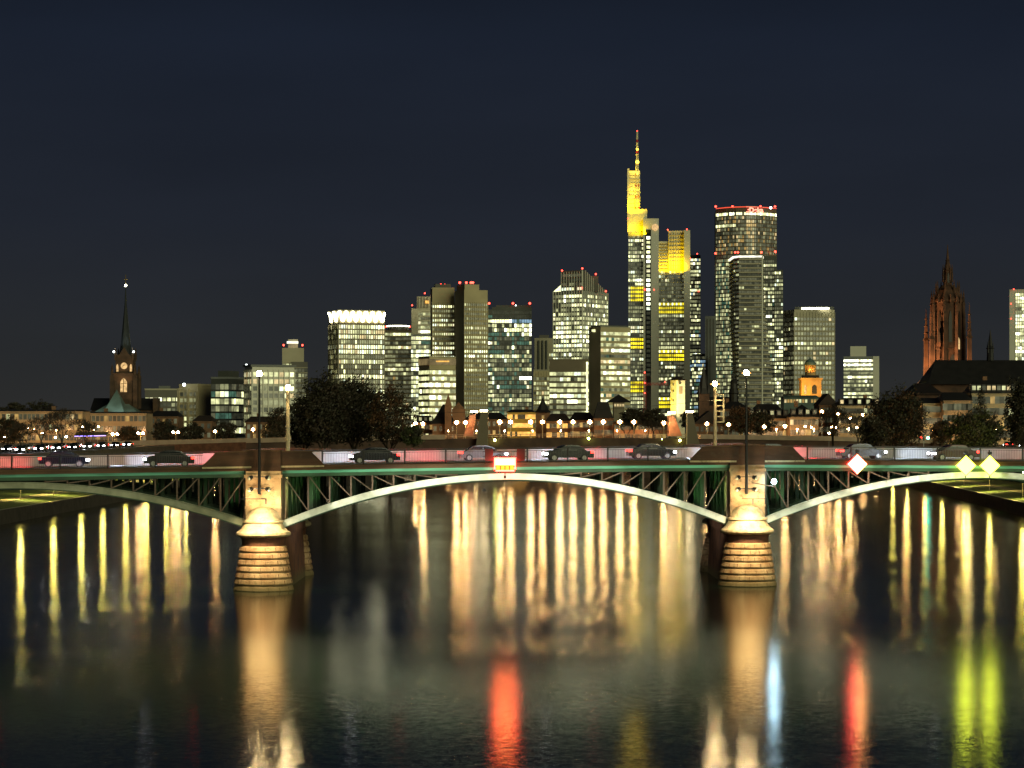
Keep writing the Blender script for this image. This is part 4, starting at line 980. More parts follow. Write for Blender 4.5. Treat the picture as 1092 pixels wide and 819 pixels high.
house('dark_roofed_house', 'dark roofed waterfront house behind the lattice lamp mast', 'house', 768, 800, 790, 436, 428, PB, M['slate'], 8, 3, lit=.15, hip=4)
house('hall_roof', 'low pale green roofed hall below the orange domed tower', 'hall', 836, 874, 1150, 424, 421.5, M['copper'], M['copper'], 12, 1, lit=.6)
house('long_dark_roof_house', 'waterfront block with long dark roof and tan lower storeys right of the black lamp mast', 'building', 798, 842, 735, 446, 430.5, PC, M['slate'], 12, 3, lit=.22, wm=G[9], hip=4, dorm=6)
house('corner_house', 'tan four-storey corner house behind the large bare tree', 'house', 842.5, 873, 725, 444.5, 431, PC, M['slate'], 8, 4, lit=.22, hip=5, dorm=4)
house('gable_ended_house', 'narrow house with a broad dark gable above the bare tree', 'house', 873.5, 893, 760, 432, 419.5, PB, M['tile'], 5, 4, lit=.15, ax='y')
house('long_cream_house', 'long cream house with many narrow windows behind the bare tree', 'building', 893.5, 940, 740, 432.5, 424, PP, M['slate'], 15, 4, lit=.12, hip=3, dorm=5)
house('hidden_cream_house', 'cream house mostly hidden behind the big leafy tree left of the cathedral', 'building', 940.5, 984, 700, 432, 426, PC, M['slate'], 12, 4, lit=.12, hip=2)
house('yellow_house', 'pale yellow house with two rows of dark windows under the cathedral roof', 'house', 984.5, 1006, 640, 430, 424, PP, M['slate'], 6, 4, lit=.05, hip=1)
house('balcony_house', 'beige apartment house with framed bays beside the yellow house', 'house', 1006.5, 1036, 636, 427, 418, PC, M['slate'], 6, 4, lit=.06, hip=1, ww=1.9, wh=1.9)
house('dormer_row_house', 'pale house with tall dark roof of lit dormers at the right edge', 'building', 1036.5, 1100, 640, 419.5, 405, PP, M['slate'], 13, 5, lit=.2, hip=2, dorm=12, ww=1.3, wh=2.0)

# ================================================================== OLD BRIDGE FAR BEHIND
OD = 600
def interp(pts, x):
    if x <= pts[0][0]: return pts[0][1]
    for (a, b), (c_, d_) in zip(pts, pts[1:]):
        if x <= c_: return b + (d_ - b) * (x - a) / (c_ - a)
    return pts[-1][1]
def odz(x):
    px = 546 + x / OD * FPX
    return PZ(interp([(100, 475.5), (260, 472), (440, 468.5), (600, 467), (740, 467.5), (900, 470), (1010, 473)], px), OD)
t = thing('old_river_bridge', 'distant stone arch bridge with low walls across the river behind the near bridge', 'bridge', (0, OD + 9, 0))
xs = [PX(100, OD) + (PX(1010, OD) - PX(100, OD)) * k / 180 for k in range(181)]
def arch_z(x):
    u = (x + 8) / 30.0; f = u - math.floor(u + .5); a = 13.0 / 30
    return -1.0 if abs(f) > a else 1.5 + 6.2 * sqrt(max(0, 1 - (f / a) ** 2))
mb = MB()
for a, b in zip(xs, xs[1:]):
    za, zb = odz(a), odz(b); xa_, xb_ = arch_z(a), arch_z(b)
    mb.add([(a, OD, xa_), (b, OD, xb_), (b, OD, zb), (a, OD, za), (a, OD + 18, xa_), (b, OD + 18, xb_), (b, OD + 18, zb), (a, OD + 18, za)],
           [(0, 1, 2, 3), (5, 4, 7, 6), (3, 2, 6, 7), (1, 0, 4, 5)])
mb.build('arches', mat('old_bridge_stone', (.09, .05, .035), .9, scale=.4, var=.4), t)
for y0 in (OD - .3, OD + 17.9):
    mb = MB(); 
    for a, b in zip(xs[::2], xs[2::2]):
        if 470 * .25 - 136.5 < a < 742 * .25 - 136.5: 
            mb.bar((a, y0, odz(a) + 1.05), (b, y0, odz(b) + 1.05), .12, .10); mb.bar((a, y0, odz(a) + .55), (b, y0, odz(b) + .55), .08, .06); mb.bar((a, y0, odz(a)), (a, y0, odz(a) + 1.0), .10)
        else:
            mb.bar((a, y0, odz(a) + .5), (b, y0, odz(b) + .5), .4, 1.2)
    mb.build('railing', mat('rail_paint', (.40, .28, .20), .6), t)
# pylons
def pylon(label, base, top, face, d, yb, lamps, fz):
    t = thing('bridge_pylon', label, 'pylon', (PX(base[0], d), d, PZ(yb, d) - .2))
    x = lambda p: PX(p, d)
    zt, zb = PZ(fz[0], d), PZ(fz[1], d)
    DP = M['brown_clad']
    MB().loft([(x(base[0]), d - 1, zb), (x(base[1]), d - 1, zb), (x(base[1]), d + 4, zb), (x(base[0]), d + 4, zb)],
              [(x(top[0]), d - 1, zt), (x(top[1]), d - 1, zt), (x(top[1]), d + 4, zt), (x(top[0]), d + 4, zt)]).build('dark_slab', DP, t)
    (a0, a1, b0, b1, yt_, yb_) = face
    OF = mat('pink_stone_face', (.50, .25, .17), .8)
    MB().loft([(x(b0), d + 5, PZ(yb_, d)), (x(b1), d + 5, PZ(yb_, d)), (x(b1), d + 12, PZ(yb_, d)), (x(b0), d + 12, PZ(yb_, d))],
              [(x(a0), d + 5, PZ(yt_, d)), (x(a1), d + 5, PZ(yt_, d)), (x(a1), d + 12, PZ(yt_, d)), (x(a0), d + 12, PZ(yt_, d))]).build('stone_slab', OF, t)
    for px_, py_, dd in lamps:
        h_ = MB().box(x(px_) - .95, x(px_) + .95, d + dd - .4, d + dd + .4, PZ(py_, d) - .22, PZ(py_, d) + .22).build('lantern', E['pylon'], t)
        MB().box(x(px_) - 1.0, x(px_) + 1.0, d + dd - .45, d + dd + .45, PZ(py_, d) + .24, PZ(py_, d) + .32).build('lantern_cap', M['black'], h_)
    return t
t = pylon('left dark bridge pylon with pink lit face on the distant old bridge', (507, 520.5), (512.5, 520.5), (500.5, 507, 494, 504, 442, 465), 598, 478, [(505, 439, 8), (516, 438, 1.5)], (440.5, 479))
t = pylon('right dark bridge pylon with pink lit face on the distant old bridge', (732.5, 747), (733, 738.5), (715, 720.5, 715, 729, 443, 465), 598, 478, [(718.5, 440, 8), (736, 439, 1.5)], (441.5, 479))
MB().tube((PX(732.3, 597), 596.8, PZ(477, 597)), (PX(732.3, 597), 596.8, PZ(441, 597)), .16, n=6).build('slim_post', M['pale_pole'], t)
for d_, (px_, py_) in ((596, (502, 463)), (596, (725, 463))):
    lamp_light('POINT', (PX(px_, d_), 599.5, PZ(py_, d_) + 1.5), 260, (1, .45, .2), shadow_soft_size=.3)

# lamps on the old bridge
t0 = thing('street_lamp', 'glowing sodium street lamp on the distant old bridge', 'street lamp', (0, 0, 0), 'street lamps along the old bridge')
mb = MB(); mb.tube((0, 0, 0), (0, 0, .4), .12, .09); mb.tube((0, 0, .4), (0, 0, 3.6), .07, .05, 6); mb.build('pole', M['pale_pole'], t0)
mb = MB(); mb.ball((0, 0, 3.85), .40, 10); mb.build('lantern', E['lamp'], t0)
if 1:
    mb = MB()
    for k_ in (-1, 0, 1): mb.lathe(0, 0, [(3.85 + k_ * .24 - .05, .34), (3.85 + k_ * .24, .92 - abs(k_) * .12), (3.85 + k_ * .24 + .05, .34)], 12)  # orange glowing discs added round the bulb as a halo
    mb.build('halo_disc', E['halo'], t0)
MB().lathe(0, 0, [(4.33, .3), (4.45, .05)], 8).build('lantern_cap', M['black'], t0)
lamps = [(443, 452), (451, 452), (487, 450.5), (496.5, 450.5), (533, 450), (544.5, 450), (566, 450), (578.5, 450), (597, 450), (611, 450), (629, 450), (643.5, 450), (661, 450), (676, 450), (708, 451), (754, 452), (777, 453), (815, 455), (837, 454.5), (229.5, 460), (270, 458)]
for i, (px, py) in enumerate(lamps):
    dd = OD + (1.2 if i % 2 == 0 else 16); x = PX(px, dd); s = max(.6, (PZ(py, dd) - odz(x)) / 3.85)
    o = put(t0, i == 0, (x, dd, odz(x)), scale=min(s, 1.5))
    OL = (globals().get('OL') or []) + [o]
rank(OL, colx, 'glowing street lamp on the distant old bridge, %s from the left')
t1 = thing('twin_street_lamp', 'twin headed street lamp above the brick wall left of the masted pier', 'street lamp', (0, 0, 0), 'twin lamps on the left bridge approach')
mb = MB(); mb.tube((0, 0, 0), (0, 0, 3.2), .08, .06, 6); mb.tube((-.7, 0, 3.2), (.7, 0, 3.2), .05, n=6); mb.build('pole', M['pale_pole'], t1)
for s in (-1, 1):
    MB().ball((s * .7, 0, 3.45), .36, 8).build('lantern', E['lamp'], t1)
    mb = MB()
    for k_ in (-1, 0, 1): mb.lathe(s * .7, 0, [(3.45 + k_ * .24 - .05, .34), (3.45 + k_ * .24, .62 - abs(k_) * .12), (3.45 + k_ * .24 + .05, .34)], 12)  # added halo discs round each of the two bulbs
    mb.build('halo_disc', E['halo'], t1)

for i, (px, py) in enumerate(((122.5, 463), (150, 462), (187.5, 461))):
    x = PX(px, OD + 2); put(t1, i == 0, (x, OD + 2, odz(x)), label=['twin headed street lamp beside the orange tree, leftmost of three', 'twin headed street lamp below the church turret, middle of three', 'twin headed street lamp on the brick approach, rightmost of three'][i], scale=(PZ(py, OD) - odz(x)) / 3.45)
# brick approach wall on the left
t = MB(); x0_, x1_ = PX(116, 596), PX(262, 596)
t.add([(x0_, 596, 0), (x1_, 596, 0), (x1_, 596, PZ(471.5, 596)), (x0_, 596, PZ(476, 596)), (x0_, 597, 0), (x1_, 597, 0), (x1_, 597, PZ(471.5, 596)), (x0_, 597, PZ(476, 596))], [(0, 1, 2, 3), (5, 4, 7, 6), (3, 2, 6, 7), (0, 3, 7, 4), (1, 5, 6, 2)])
tag(t.build('brick_wall', M['brick'], org=(x0_, 596, 0)), 'long low red brick approach wall under the twin street lamps', 'wall')
# small signal lamps on the old bridge face
for k, (px, py, l) in enumerate(((527.7, 469.3, 'yellow green signal lamp beside the left dark pylon on the old bridge'), (627.7, 467.7, 'yellow green signal lamp at mid span of the old bridge'), (706, 468.3, 'faint small signal lamp on the old bridge near the right pylon'), (725, 469.7, 'yellow green signal lamp at the foot of the right dark pylon'))):
    t = thing('signal_lamp', l, 'lamp', (PX(px, 598.8), 598.8, PZ(py, 598.8) - .6))
    MB().ball((PX(px, 598.8), 598.8, PZ(py, 598.8)), .15 if k == 2 else .32, 8).build('lantern', E['lampg'], t)
    mb = MB(); mb.tube((PX(px, 598.8), 598.8, PZ(py, 598.8) - .8), (PX(px, 598.8), 598.8, PZ(py, 598.8)), .06, n=5); mb.bar((PX(px, 598.8), 598.8, PZ(py, 598.8) - .8), (PX(px, 598.8), 599.9, PZ(py, 598.8) - .8), .1); mb.build('bracket', M['black'], t)

# ================================================================== THE NEAR BRIDGE
SK = 0.134; Y0 = 191.2
def FY(x): return Y0 + SK * x                               # front face line (bridge crosses the river slightly askew)
def BX(px, v=0.0): k = (px - 546) / FPX; return k * (Y0 + v) / (1 - SK * k)
def BZ(px, py, v=0.0): x = BX(px, v); return PZ(py, FY(x) + v)
def B(x, v, z): return (x, FY(x) + v, z)
DK = [(BX(p), BZ(p, q)) for p, q in ((-260, 505), (0, 501), (140, 499), (285, 496.8), (410, 494.8), (540, 493), (680, 491.3), (797, 490.5), (930, 491), (1092, 492), (1350, 495))]
def dz(x): return interp(DK, x)
XL, XR = BX(282), BX(796)                                   # pier centre lines
SH = 1.47                                                   # half width of the shafts
WID = 18.0
bridge = thing('arch_bridge', 'near steel arch bridge with green girders, white arches and two lit stone piers', 'bridge', (0, Y0, 0))
xa, xb = BX(-240), BX(1340)
XS = [xa + (xb - xa) * k / 120 for k in range(121)]
def strip(name, m, v0, v1, zt, zb, xs=XS, parent=None):
    mb = MB(); r = []
    for x in xs: r.append([B(x, v0, zb(x)), B(x, v0, zt(x)), B(x, v1, zt(x)), B(x, v1, zb(x))])
    mb.rings(r); return mb.build(name, m, parent or bridge)
strip('deck_slab', M['green_dark'], 0.35, WID - .35, lambda x: dz(x) - .06, lambda x: dz(x) - .6)
strip('cornice', M['cornice'], -0.62, 0.9, lambda x: dz(x), lambda x: dz(x) - .40)
strip('cornice_lip', M['cornice'], -0.72, -0.622, lambda x: dz(x) - .05, lambda x: dz(x) - .17)
strip('upper_girder', M['green'], -0.05, 0.3, lambda x: dz(x) - .402, lambda x: dz(x) - .64)
strip('girder_flange', M['green_dark'], -0.16, 0.3, lambda x: dz(x) - .642, lambda x: dz(x) - .93)
strip('far_girder', M['green_dark'], WID - .3, WID, lambda x: dz(x) - .402, lambda x: dz(x) - .93)
strip('far_cornice', M['cornice'], WID - .9, WID + .6, lambda x: dz(x), lambda x: dz(x) - .40)
strip('sidewalk', M['pave'], 0.902, 3.4, lambda x: dz(x) + .004, lambda x: dz(x) - .058)
strip('kerb', M['kerb'], 3.402, 3.6, lambda x: dz(x) + .01, lambda x: dz(x) - .058)
strip('roadway', M['asphalt'], 3.602, WID - 3.6, lambda x: dz(x) - .11, lambda x: dz(x) - .2 + .142)
strip('kerb', M['kerb'], WID - 3.598, WID - 3.4, lambda x: dz(x) + .01, lambda x: dz(x) - .058)
strip('sidewalk', M['pave'], WID - 3.398, WID - .902, lambda x: dz(x) + .004, lambda x: dz(x) - .058)
strip('light_catch_parapet', M['barrier'], WID - .5, WID - .25, lambda x: dz(x) + .95, lambda x: dz(x) + .002)  # far parapet made solid and pale to catch the car lights
strip('far_handrail', M['iron'], WID - .45, WID - .3, lambda x: dz(x) + 1.1, lambda x: dz(x) + 1.04)
for k in range(60):
    x = xa + (xb - xa) * (k + .5) / 60
    MB().bar(B(x, WID - .37, dz(x) + .8), B(x, WID - .37, dz(x) + 1.05), .06).build('far_rail_post', M['iron'], bridge)
for s in range(2):
    mb = MB(); x = xa
    while x < xb:
        v = WID / 2 + (.1 if s else -.1)
        mb.quad(B(x, v - .06, dz(x) - .054), B(x + 3, v - .06, dz(x + 3) - .054), B(x + 3, v + .06, dz(x + 3) - .054), B(x, v + .06, dz(x) - .054)); x += 3
    mb.build('lane_marking', mat('road_paint', (.7, .7, .66), .6), bridge)

# front railing: one panel per 3.6 m bay
def railing(x0, x1):
    t = MB(); v = -.30
    n = 26
    t.bar(B(x0, v, dz(x0) + 1.12), B(x1, v, dz(x1) + 1.12), .09, .07)
    t.bar(B(x0, v, dz(x0) + .12), B(x1, v, dz(x1) + .12), .05, .05); t.bar(B(x0, v, dz(x0) + .98), B(x1, v, dz(x1) + .98), .04, .04)
    for k in range(1, n):
        x = x0 + (x1 - x0) * k / n; t.bar(B(x, v, dz(x) + .12), B(x, v, dz(x) + .98), .022)
    t.build('railing_panel', M['iron'], bridge)
    MB().bar(B(x0, v, dz(x0)), B(x0, v, dz(x0) + 1.2), .13).build('railing_post', M['iron'], bridge)
def rails(a, b):
    n = round((b - a) / 3.6)
    for k in range(n): railing(a + (b - a) * k / n, a + (b - a) * (k + 1) / n)
PWL, PWR = 5.0, 5.0
rails(BX(344), BX(733)); rails(BX(860.5), BX(1180)); rails(BX(-90), BX(217))

# arches and spandrel trusses
def span(x0, x1, zs, zc, m, posts_from, thick=(.46, .56)):
    xc, hw_ = (x0 + x1) / 2, (x1 - x0) / 2
    zt = lambda x: zs + (zc - zs) * (1 - ((x - xc) / hw_) ** 2)
    th = lambda x: thick[0] + (thick[1] - thick[0]) * abs((x - xc) / hw_)
    xs = [x0 + (x1 - x0) * k / 48 for k in range(49)]
    strip('arch_rib', m, -.10, .45, zt, lambda x: zt(x) - th(x), xs)
    strip('arch_bottom_flange', M['green_dark'], -.22, .5, lambda x: zt(x) - th(x) - .003, lambda x: zt(x) - th(x) - .09, xs)
    strip('arch_top_flange', m, -.2, .5, lambda x: zt(x) + .05, lambda x: zt(x) + .002, xs)
    mb = MB(); q_ = x0 + 1.2
    while q_ < x1 - 1:
        MB().loft([B(q_, -.13, zt(q_) - th(q_) + .02), B(q_ + .28, -.13, zt(q_ + .28) - th(q_) + .02), B(q_ + .28, -.101, zt(q_ + .28) - th(q_) + .02), B(q_, -.101, zt(q_) - th(q_) + .02)],
                  [B(q_, -.13, zt(q_) - .02), B(q_ + .28, -.13, zt(q_ + .28) - .02), B(q_ + .28, -.101, zt(q_ + .28) - .02), B(q_, -.101, zt(q_) - .02)]).build('splice_plate', m, bridge); q_ += 3.1
    for vi in (3.6, 7.2, 10.8, 14.4, WID - .5):
        strip('inner_arch_rib', M['green_dark'], vi - .2, vi + .2, zt, lambda x: zt(x) - .7, xs)
        mb = MB(); x = x0 + .3
        while x < x1:
            if dz(x) - .6 - zt(x) > .4: mb.bar(B(x, vi, zt(x)), B(x, vi, dz(x) - .6), .3, .2)
            x += 1.78
        q0 = x0 + .2
        while q0 < x1 - .5: q1 = min(q0 + 3, x1 - .2); mb.bar(B(q0, vi, dz(q0) - .66), B(q1, vi, dz(q1) - .66), .22, .18); q0 = q1 + 1e-3
        mb.build('inner_spandrel_frame', M['green_dark'], bridge)
    mb = MB()
    for side in (-1, 1):                                    # cross bracing panels between the ribs
        for k in range(3):
            x = xc + side * (hw_ - .5 - k * 3.56)
            for va, vb in ((0.5, 3.4), (3.8, 7.0), (7.4, 10.6), (11, 14.2), (14.6, 17.3)):
                mb.bar(B(x, va, zt(x)), B(x, vb, dz(x) - .7), .16); mb.bar(B(x, vb, zt(x)), B(x, va, dz(x) - .7), .16)
            mb.build('cross_bracing', M['green_dark'], bridge); mb = MB()
    for side in (-1, 1):
        xe = xc + side * (hw_ - .12); prev = xe
        MB().bar(B(xe, .06, zt(xe) - .1), B(xe, .06, dz(xe) - .93), .26, .22).build('end_post', M['strutm'], bridge)
        for k in range(1, 11):
            x = xe - side * (.25 + 1.78 * k)
            zt0 = dz(x) - .93
            if zt0 - zt(x) < .18: break
            MB().bar(B(x, .06, zt(x) + .05), B(x, .06, zt0), .125, .125).build('strut', M['strutm'], bridge)
            MB().bar(B(prev - side * .1, .08, dz(prev) - .98), B(x + side * .08, .08, zt(x) + .12), .105, .09).build('diagonal', M['strutm'], bridge)
            prev = x
    return zt
A1 = span(XL + SH, XR - SH, 5.66, 9.58, M['archw'], 0)
A2 = span(XR + SH + .02, XR + SH + (XR - XL) - 2 * SH, 5.7, 9.60, M['archw'], 0)
olive = mat('dim_lit_arch_paint', (.26, .27, .17), .6, scale=1.5, var=.3)  # same arch paint darkened for the weakly lit left span
A0 = span(XL - SH - (XR - XL) + 2 * SH, XL - SH, 5.75, 8.98, olive, 0)

# piers
def stad(x, vn, r, z, n=14, length=WID + 1.0):
    """plan outline: rounded nose upstream, rounded tail downstream"""
    pts = []
    for i in range(n + 1):
        a = pi + pi * i / n; pts.append((x + r * cos(a), FY(x) + vn + r * sin(a), z))
    for i in range(n + 1):
        a = pi * i / n; pts.append((x + r * cos(a), FY(x) + vn + length + r * sin(a), z))
    return pts
def pier(x):
    y = FY(x); vn = -.75
    top = dz(x) - .42
    p = MB().box(x - SH, x + SH, y - .9, y + WID + .3, 5.2, top).build('pier_shaft', M['pierstone'], bridge)
    mb = MB()
    for k in range(4):                                      # shallow courses on the shaft
        pass
    mb.box(x - SH - .10, x + SH + .10, y - 1.0, y - .5, top - .55, top - .30); mb.box(x - SH - .06, x + SH + .06, y - .98, y - .5, 6.75, 6.95); mb.build('shaft_moulding', M['pierstone'], p)
    # courses
    nC = 7; z0, z1 = -.1, 3.7; r0, r1 = 2.52, 1.92; rg = []
    def drum(vc, name):
        cy_ = y + vc; pr = [(-2, 2.45)]
        for k in range(nC):
            za = z0 + (z1 - z0) * k / nC; zb = z0 + (z1 - z0) * (k + 1) / nC
            ra = r0 + (r1 - r0) * k / nC; rb = r0 + (r1 - r0) * (k + 1) / nC; j = random.uniform(-.015, .015)
            pr += [(za, ra - .13), (za + .07, ra - .01 + j), (za + .16, ra + .02 + j), (zb - .12, rb + .03 + j), (zb - .045, rb - .03 + j), (zb - .001, rb - .13)]
        dr = MB().lathe(x, cy_, pr, 40).build(name, M['pierstone'], bridge)
        mb = MB()
        for k in range(nC):
            za = z0 + (z1 - z0) * k / nC + .14; zb = z0 + (z1 - z0) * (k + 1) / nC - .12; ra = r0 + (r1 - r0) * (k + .15) / nC + .034; rb = r0 + (r1 - r0) * (k + .85) / nC + .034
            for q in range(14):
                a_ = 2 * pi * (q + (.5 if k % 2 else 0) + random.uniform(-.15, .15)) / 14
                mb.bar((x + ra * cos(a_), cy_ + ra * sin(a_), za), (x + rb * cos(a_), cy_ + rb * sin(a_), zb), .035, .035)
        mb.build('mortar_joints', M['pierdark'], dr)
        MB().lathe(x, cy_, [(3.70, 1.80), (4.2, 1.82), (4.42, 1.95)], 40).build('neck_course', M['pierdark'], bridge)  # dark stone here puts the shadow under the cap into colour
    drum(vn, 'rusticated_nose'); drum(vn + WID + 1.0, 'rusticated_tail')
    w0, w1 = 2.05, 1.6
    MB().loft([(x - w0, y + .4, -2), (x + w0, y + .4, -2), (x + w0, y + WID - .4, -2), (x - w0, y + WID - .4, -2)], [(x - w1, y + .4, 4.42), (x + w1, y + .4, 4.42), (x + w1, y + WID - .4, 4.42), (x - w1, y + WID - .4, 4.42)]).build('pier_wall', M['pierdark'], bridge)
    MB().box(x - 1.9, x + 1.9, y + 1.2, y + WID - 1.2, 4.422, 5.6).build('bearing_block', M['pierdark'], bridge)
    for vc, sgn in ((vn, 1), (vn + WID + 1.0, -1)):
        prof = [(4.425, 1.95), (4.5, 2.2), (4.62, 2.3), (4.78, 2.28), (4.9, 2.1), (5.1, 1.88), (5.3, 1.74), (5.5, 1.64), (5.6, 1.60), (5.66, 1.74), (5.78, 1.72), (5.84, 1.5), (6.1, 1.44), (6.4, 1.28), (6.7, .95), (6.88, .55), (6.95, .1)]
        MB().lathe(x, y + vc, prof, 28).build('cutwater_cap', M['capstone'], bridge, smooth=False)
    # parapet bastion over the pier
    zb_ = lambda q: dz(q)
    for y0, y1 in ((-.98, -.5), (WID + .1, WID + .5)):
        a = x - 5.05; b = x + 5.05; a2, b2 = x - 3.95, x + 3.95
        v = []
        for q, z in ((a, zb_(a) + .004), (b, zb_(b) + .004), (b2, zb_(b2) + 1.12), (x + 1.45, zb_(x) + 1.20), (x - 1.45, zb_(x) + 1.20), (a2, zb_(a2) + 1.12)): v.append((q, z))
        MB().loft([B(q, y0, z) for q, z in v], [B(q, y1, z) for q, z in v]).build('pier_parapet', M['parapet'], bridge)
        mb = MB(); mb.bar(B(a2 - .1, (y0 + y1) / 2, zb_(a2) + 1.16), B(x - 1.4, (y0 + y1) / 2, zb_(x) + 1.22), .62, .10); mb.bar(B(x + 1.4, (y0 + y1) / 2, zb_(x) + 1.22), B(b2 + .1, (y0 + y1) / 2, zb_(b2) + 1.16), .62, .10)
        mb.box(x - 1.5, x + 1.5, y + y0 - .22, y + y1 + .1, zb_(x) + 1.22, zb_(x) + 1.34); mb.build('parapet_coping', M['cornice'], bridge)
        MB().box(x - SH, x + SH, y + y0 - .10, y + y1, zb_(x) - .40, zb_(x) + 1.218).build('parapet_pedestal', M['parapet'], bridge)
    MB().loft([B(x - 5, -.95, dz(x - 5) - .15), B(x + 5, -.95, dz(x + 5) - .15), B(x + 5, -.6, dz(x + 5) - .15), B(x - 5, -.6, dz(x - 5) - .15)],
              [B(x - 5, -.95, dz(x - 5) - .005), B(x + 5, -.95, dz(x + 5) - .005), B(x + 5, -.6, dz(x + 5) - .005), B(x - 5, -.6, dz(x - 5) - .005)]).build('parapet_ledge', M['capstone'], bridge)
pier(XL); pier(XR)

# mast in front of each pier with its floodlights
def mast(px, ptop, x_c, label, extra):
    v = -2.05; d = FY(BX(px)) + v; x = PX(px, d); zt = PZ(ptop, d)
    t = thing('black_lamp_mast', label, 'lamp mast', (x, d, PZ(527, d)))
    MB().tube((x, d, PZ(527, d)), (x, d, zt), .14, .08, 10).build('pole', M['black'], t)
    MB().ball((x, d, zt + .18), .24, 10).build('lamp_head', E['lampw'], t)
    MB().lathe(x, d, [(zt + .10, .2), (zt + .17, .42), (zt + .24, .2)], 14).build('halo_disc', E['halo'], t)  # glowing ring added round the lamp head as a halo
    MB().lathe(x, d, [(zt - .08, .07), (zt, .17), (zt + .03, .17)], 8).build('lamp_collar', M['black'], t)
    for zz in (PZ(508.5, d), PZ(521, d)):
        mb = MB(); mb.tube((x - .55, d, zz), (x + .55, d, zz), .04, n=6); mb.bar((x, d, zz), (x_c, FY(x_c) - .9, zz), .08); mb.build('bracket', M['black'], t)
        for s in (-1, 1):
            f = MB().tube((x + s * .55, d, zz), (x + s * .8, d - .1, zz - .1), .16, .22, 10).build('floodlight', M['black'], t)
            MB().ball((x + s * .80, d - .12, zz - .1), .17, 8).build('lens', mat('frosted_lens', (.7, .65, .5), .2), f)
    zz = PZ(527.5, d); x1_ = x + (.6 if px < 500 else -.3)
    mb = MB(); mb.bar((x - 1.6 if px < 500 else x - .4, d, zz - .35), (x + .6 if px < 500 else x + 1.7, d, zz - .35), .06); mb.bar((x + .55, d, zz - .35), (x + .55, d, zz - .8), .10); mb.build('hook_arm', M['black'], t)
    return t, x, d
WARM = (1.0, 0.76, 0.42)
def pier_lights(x_c, x, d, kL, kR):
    y = FY(x_c)
    for s in (-1, 1):
        lamp_light('SPOT', (x_c + s * .9, y - 5.2, 7.6), 2300, WARM, (x_c + s * .2, y - 2.2, 3.0), spot_size=radians(95), spot_blend=.7, shadow_soft_size=.12)
        lamp_light('SPOT', (x_c + s * .8, d - .9, 6.9), 520, WARM, (x_c, y - .9, 8.6), spot_size=radians(120), spot_blend=.8, shadow_soft_size=.15)
    for s, k in ((-1, kL), (1, kR)):
        for dist, zt_, pw, sz in ((4, 6.6, .05, 60), (9, 8.2, .30, 34), (15, 9.1, 1.0, 22), (19.5, 9.4, 1.6, 15)):
            lamp_light('SPOT', (x_c + s * .5, y - 4.4, 8.3), 21000 * pw * k, (1.0, .97, .80), (x_c + s * dist, FY(x_c + s * dist), zt_ - .4), spot_size=radians(sz), spot_blend=.8, shadow_soft_size=.12)
t, x, d = mast(276.5, 401, XL, 'tall black lamp mast with clustered floodlights on the left pier', 0); pier_lights(XL, x, d, .10, 1)
t, x, d = mast(796, 400, XR, 'tall black lamp mast with clustered floodlights on the right pier', 0); pier_lights(XR, x, d, 1, 1)
# cool working light on the right pier
d_ = FY(XR) - 1.6; lx, lz = PX(825.5, d_), PZ(513.5, d_)
t = thing('cool_floodlight', 'cool bluish floodlight on a bracket just right of the right pier', 'floodlight', (lx, d_, lz))
MB().ball((lx, d_, lz), .22, 10).build('lens', E['flood'], t)
mb = MB(); mb.tube((lx - 1.9, d_, lz - .1), (lx + .1, d_, lz - .45), .05, n=6); mb.tube((lx, d_, lz - .45), (lx, d_, lz - .2), .09, n=6); mb.build('bracket_arm', M['strutm'], t)

# green area lights added under the cornice to light the girder, no fittings modelled
GR = (0.55, 1.0, 0.62)
for a, b, k in ((BX(-40), BX(120), .25), (BX(120), XL - 2, .35), (XL + 2, BX(410), 1), (BX(410), BX(546), 1), (BX(546), BX(670), 1), (BX(670), XR - 2, 1), (XR + 2, BX(950), 1), (BX(950), BX(1120), 1)):
    xm = (a + b) / 2; L_ = abs(b - a)
    loc = B(xm, -.45, dz(xm) - .44)
    l = lamp_light('AREA', loc, 2.6 * L_ * k, GR, None, shape='RECTANGLE', size=L_, size_y=.08)
    dv = (Vector(B(b, -.45, dz(b))) - Vector(B(a, -.45, dz(a)))).normalized()
    ndir = Vector((0, .55, -1)); ndir = (ndir - dv * ndir.dot(dv)).normalized()
    zax = -ndir; yax = zax.cross(dv).normalized()
    l.matrix_world = Matrix((tuple(dv) + (0,), tuple(yax) + (0,), tuple(zax) + (0,), (0, 0, 0, 1))).transposed()
    l.location = loc
# green lamps between the ribs
for xc_, ss in ((XL + SH, 1), (XR - SH, -1), (XR + SH, 1), (XL - SH, -1)):
    for v in (1.9, 5.4, 9.0):
        x_ = xc_ + ss * 2.6; lamp_light('SPOT', B(x_ + ss, v, 6.9), 260 if ss > 0 or xc_ > 0 else 80, (.42, 1, .34), B(x_ - 1.2 * ss, v + .3, 9.2), spot_size=radians(125), spot_blend=.6, shadow_soft_size=.15)

